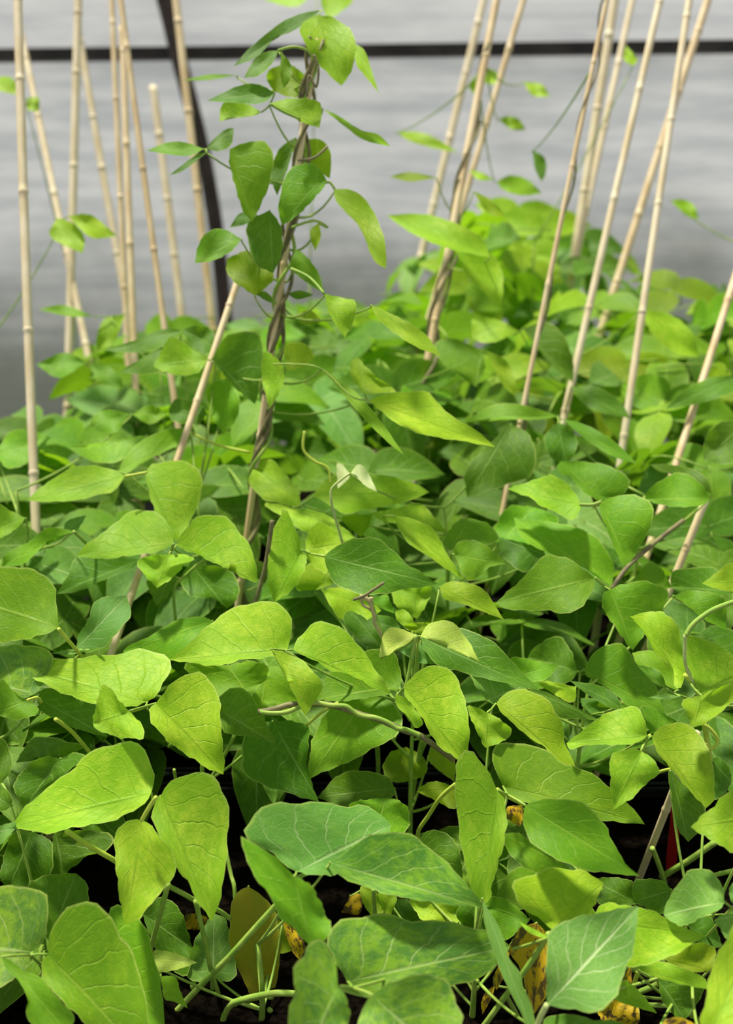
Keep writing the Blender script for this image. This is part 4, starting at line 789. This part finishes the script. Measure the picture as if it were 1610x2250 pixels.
for key, fl in LEAVES.items():
    # leaves of one key are split into trifoliate leaves of up to three leaflets that share a joint
    groups = []
    for f in fl:
        for g in groups:
            if len(g) < 3 and min(math.hypot(f[3][0]-h[3][0], f[3][1]-h[3][1]) for h in g) < 75: g.append(f); break
        else: groups.append([f])
    for g in groups:
        built = []
        for f in g:
            tone, dep, ny, B, L, T, Rr = f
            ys = [q[1] for q in [B] + L + [T] + Rr]; cy = sum(ys) / len(ys)
            d = float(dep[1:]) if dep[0] == '@' else canopy(cy) + float(dep)
            rr = random.Random(int(B[0] * 7 + B[1] * 13))
            m, base = blade(B, L, T, Rr, d, ny, rr); zmark(m); built.append((m, base, tone))
        J = sum((b for _, b, _ in built), Vector()) / len(built)
        ctr = sum((sum(m.v, Vector()) / len(m.v) for m, _, _ in built), Vector()) / len(built)
        pk = OWNER.get(key) or nearest_plant(J); pl = PLANTS[pk]
        J = J - UPV * .002 + FWD * .004
        # leaf stalk from the plant's stem to the joint
        tgt = min(pl['pts'][2:], key=lambda q: (q - (J + Vector((0, 0, -.02 if pk in 'krs' else -.07)))).length)
        st = MB()
        dist = (tgt - J).length
        st.tube(bez(J, (J + tgt) / 2 + FWD * .02 + Vector((0, 0, -.02)), tgt, 7), [.0011 + .0006 * i / 7 for i in range(8)], 6)
        for m, b, tone in built:
            if (b - J).length > .004: st.tube(bez(J, (J + b) / 2 + FWD * .003, b + FWD * .0006, 3), .0011, 5)
        leaf = st.build('leaf', STEM, pl['o'], J)
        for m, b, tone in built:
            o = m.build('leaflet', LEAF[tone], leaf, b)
            if tone in TONE_LABEL: o['label'] = TONE_LABEL[tone]

# -- more leaves of the same plants, filling the bushes behind and below; built once and copied
def free_leaf(tone, rr):
    m = MB(); mats = [LEAF[tone], STEM]; fm = []
    def blade_local(base, ang, L, W, asym, droop, fold):
        ca, sa = math.cos(ang), math.sin(ang); b0 = len(m.v); nv, nu = 8, 2; cols = 2*nu+1
        for i in range(nv+1):
            v = i/nv; prof = math.sin(math.pi * v**.72)**.8 * (1 - .25*v)
            for j in range(cols):
                u = (j-nu)/nu; wd = W * prof * (1 + asym * (1 if u > 0 else -1))
                x = L*v - .12*L*abs(u)*(1-v)*(1 if v < .5 else .3); y = u*wd
                z = fold*abs(y) - droop*L*v*v + .05*W*math.sin(8*v+3*u)
                m.v.append(base + Vector((x*ca - y*sa, x*sa + y*ca, z)))
        for i in range(nv):
            for j in range(cols-1):
                q = i*cols+j; idx = [q, q+1, q+cols+1, q+cols]
                m.face([b0+k for k in idx], [((k % cols)/(cols-1), (k//cols)/nv) for k in idx]); fm.append(0)
    L = rr.uniform(.085, .105)
    blade_local(Vector((.022, 0, 0)), rr.uniform(-.2, .2), L, L*.33, 0, rr.uniform(.1, .4), rr.uniform(.1, .3))
    blade_local(Vector((0, .004, 0)), 1.75 + rr.uniform(-.2, .2), L*.92, L*.31, .18, rr.uniform(.1, .4), rr.uniform(.1, .3))
    blade_local(Vector((0, -.004, 0)), -1.75 + rr.uniform(-.2, .2), L*.92, L*.31, -.18, rr.uniform(.1, .4), rr.uniform(.1, .3))
    n0 = len(m.f)
    m.tube([(.022, 0, 0), (0, 0, -.001)], .0012, 5); m.tube([(0, .005, 0), (0, -.005, 0)], .0012, 5)
    m.tube(bez(Vector((0, 0, 0)), Vector((-.04, 0, -.01)), Vector((-.075, rr.uniform(-.02, .02), -.09)), 5), .0014, 5)
    o = m.build('leaf', mats, None, (0, 0, 0))
    for k, p in enumerate(o.data.polygons):
        if k >= n0: p.material_index = 1
    me = o.data; bpy.data.objects.remove(o); return me
BANK = {t: [free_leaf(t, random.Random(ord(t) * 10 + k)) for k in range(4)] for t in 'ymdgv'}
TOPX = [-200, 0, 80, 110, 300, 470, 600, 850, 900, 1000, 1250, 1350, 1500, 1610, 1800]
TOPY = [960, 940, 900, 720, 690, 700, 660, 620, 520, 450, 450, 540, 560, 640, 640]
HOLES = [(820, 1010, 1640, 1800), (1340, 1580, 1740, 1960), (650, 800, 1870, 2020), (180, 260, 1870, 2000), (400, 720, 2080, 2250), (1370, 1560, 2100, 2200), (390, 470, 1690, 1790), (1000,1120,2130,2250)]
proto = {}
def place_leaf(p, yaw, tilt, roll, sc, tone, rr):
    me = rr.choice(BANK[tone])
    M = Matrix.Translation(p) @ Matrix.Rotation(yaw, 4, 'Z') @ Matrix.Rotation(tilt, 4, 'Y') @ Matrix.Rotation(roll, 4, 'X') @ Matrix.Scale(sc, 4)
    for v in me.vertices:                         # keep clear of the blades already placed and of the soil
        q = M @ v.co
        if q.z < TZ + .004: return False
        x, y, d = project(q)
        if d < ZB.get((int(x // 12), int(y // 12)), canopy(y) - .02) + .012: return False
        if y < interp(x, TOPX, TOPY) - 25: return False
        if y > 1600 and any(a - 12 < x < b + 12 and c - 12 < y < e + 12 for a, b, c, e in HOLES): return False
    pl = PLANTS[nearest_plant(p)]
    if me.name not in proto:
        ob = bpy.data.objects.new('leaf', me); COL.objects.link(ob); proto[me.name] = ob
    else:
        ob = proto[me.name].copy(); COL.objects.link(ob)
    ob.parent = pl['o']
    ob.location = p - WPOS[pl['o'].name]; ob.rotation_euler = (roll, tilt, yaw); ob.scale = (sc, sc, sc); return True
RF = random.Random(21)
def scatter(n, x0, x1, y0, y1, o0, o1, tones, sc0=.85, sc1=1.15, margin=35, tilt0=.1, tilt1=.7):
    got = tries = 0
    while got < n and tries < n * 25:
        tries += 1
        x = RF.uniform(x0, x1); y = RF.uniform(y0, y1); d = canopy(y) + RF.uniform(o0, o1)
        if y < interp(x, TOPX, TOPY) + margin: continue
        if any(a < x < b and c < y < e for a, b, c, e in HOLES): continue
        p = at(x, y, d)
        if p.z < TZ + .06 or p.y > 3.0 or abs(p.x) > 1.5: continue
        yaw = RF.uniform(-math.pi, math.pi)
        if RF.random() < .6: yaw = -math.pi/2 + RF.uniform(-1.3, 1.3)         # mostly leaning out to the light over the bench edge
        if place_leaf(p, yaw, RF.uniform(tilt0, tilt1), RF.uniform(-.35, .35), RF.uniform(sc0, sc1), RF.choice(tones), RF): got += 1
for a in SCATTER: scatter(*a)

# -- stems, vines and tendrils that show between the leaves
for key, nm, crop, mat, d0, d1, rad, pts in STEMS:
    x0, y0, s = CROPS[crop]; pp = [(x0 + a / s, y0 + b / s) for a, b in pts]
    sp = spline(pp, 5); W = [at(x, y, shift(y) + d0 + (d1 - d0) * i / (len(sp) - 1)) for i, (x, y) in enumerate(sp)]
    pl = PLANTS[key] if key in PLANTS else PLANTS[nearest_plant(W[-1])]
    m = MB(); m.tube(W, rad, 7); m.build(nm, mat, pl['o'], W[-1])
def twist(plant, a, b, rad, turns, strand, mat, phase, t0=0.0, t1=1.0, n=70, name='vine_stem'):
    a, b = Vector(a), Vector(b); ax = (b - a).normalized(); u = ax.orthogonal().normalized(); v = ax.cross(u); pts = []
    for i in range(n + 1):
        t = t0 + (t1 - t0) * i / n; an = phase + turns * 2 * math.pi * t; r = rad * (1 + .35 * math.sin(7 * t + phase))
        pts.append(a + (b - a) * t + (u * math.cos(an) + v * math.sin(an)) * r)
    m = MB(); m.tube(pts, [strand * (1 - .35 * i / n) for i in range(n + 1)], 6); m.build(name, mat, PLANTS[plant]['o'], pts[0]); return pts

# ------------------------------------------------------------------ bamboo canes
CL = {}
for key, x0, y0, d0, x1, y1, d1, px, mat, up, label in CANES:
    top = at(x0, y0, d0); bot = at(x1, y1, d1); ax = (bot - top).normalized()
    rad = 1.15 * px * (d0 + d1) / 2 / FPX / 2
    top = top - ax * up
    end = bot
    if ax.z < 0 and not key.startswith('free'):
        end = bot + ax * max(0, (bot.z - TZ + .03) / -ax.z)
    ln = (end - top).length; n = max(6, int(ln / .015)); rr = random.Random(key); nodes = []
    z = rr.uniform(.05, .2)
    while z < ln: nodes.append(z); z += rr.uniform(.13, .22)
    side = ax.orthogonal().normalized(); bow = rr.uniform(-.006, .006)
    stations = sorted(set([i * ln / n for i in range(n + 1)] + [q + e for q in nodes for e in (-.004, -.0015, .0015, .004) if 0 < q + e < ln]))
    pts, rads = [], []
    for s in stations:
        near = min([abs(s - q) for q in nodes] + [9])
        rads.append(rad * (1 + (.16 if near < .0017 else 0)) * (1.04 - .1 * (1 - s / ln))); pts.append(end - ax * s + side * bow * math.sin(math.pi * s / ln))
    m = MB(); m.tube(pts, rads, 10); o = m.build('bamboo_cane', mat, None, end)
    tag(o, label, 'cane', 'bamboo canes standing among the plants'); CL[key] = (end, top)
for plant, cane, rad, turns, strand, mat, ph, t0, t1 in TWISTS: twist(plant, CL[cane][0], CL[cane][1], rad, turns, strand, mat, ph, t0, t1)

# red plant tag stuck in the soil
m = MB(); p = at(1478, 1860, 1.20); p.z = TZ - .02
m.v = [p + Vector(q) for q in ((-.004, 0, .015), (.004, 0, .015), (.006, 0, .03), (.006, 0, .105), (-.006, 0, .105), (-.006, 0, .03), (0, 0, -.005))]
k = len(m.v); m.v += [q + Vector((0, .0015, 0)) for q in m.v]
order = [6, 1, 2, 3, 4, 5, 0]
m.face(order); m.face([q + k for q in order[::-1]])
for i in range(7): m.face([order[i], order[i] + k, order[(i+1) % 7] + k, order[(i+1) % 7]])
tag(m.build('plant_tag', REDP, None, p, smooth=False), 'small red plastic plant tag stuck in the dark soil at right', 'tag')
bpy.context.view_layer.update()
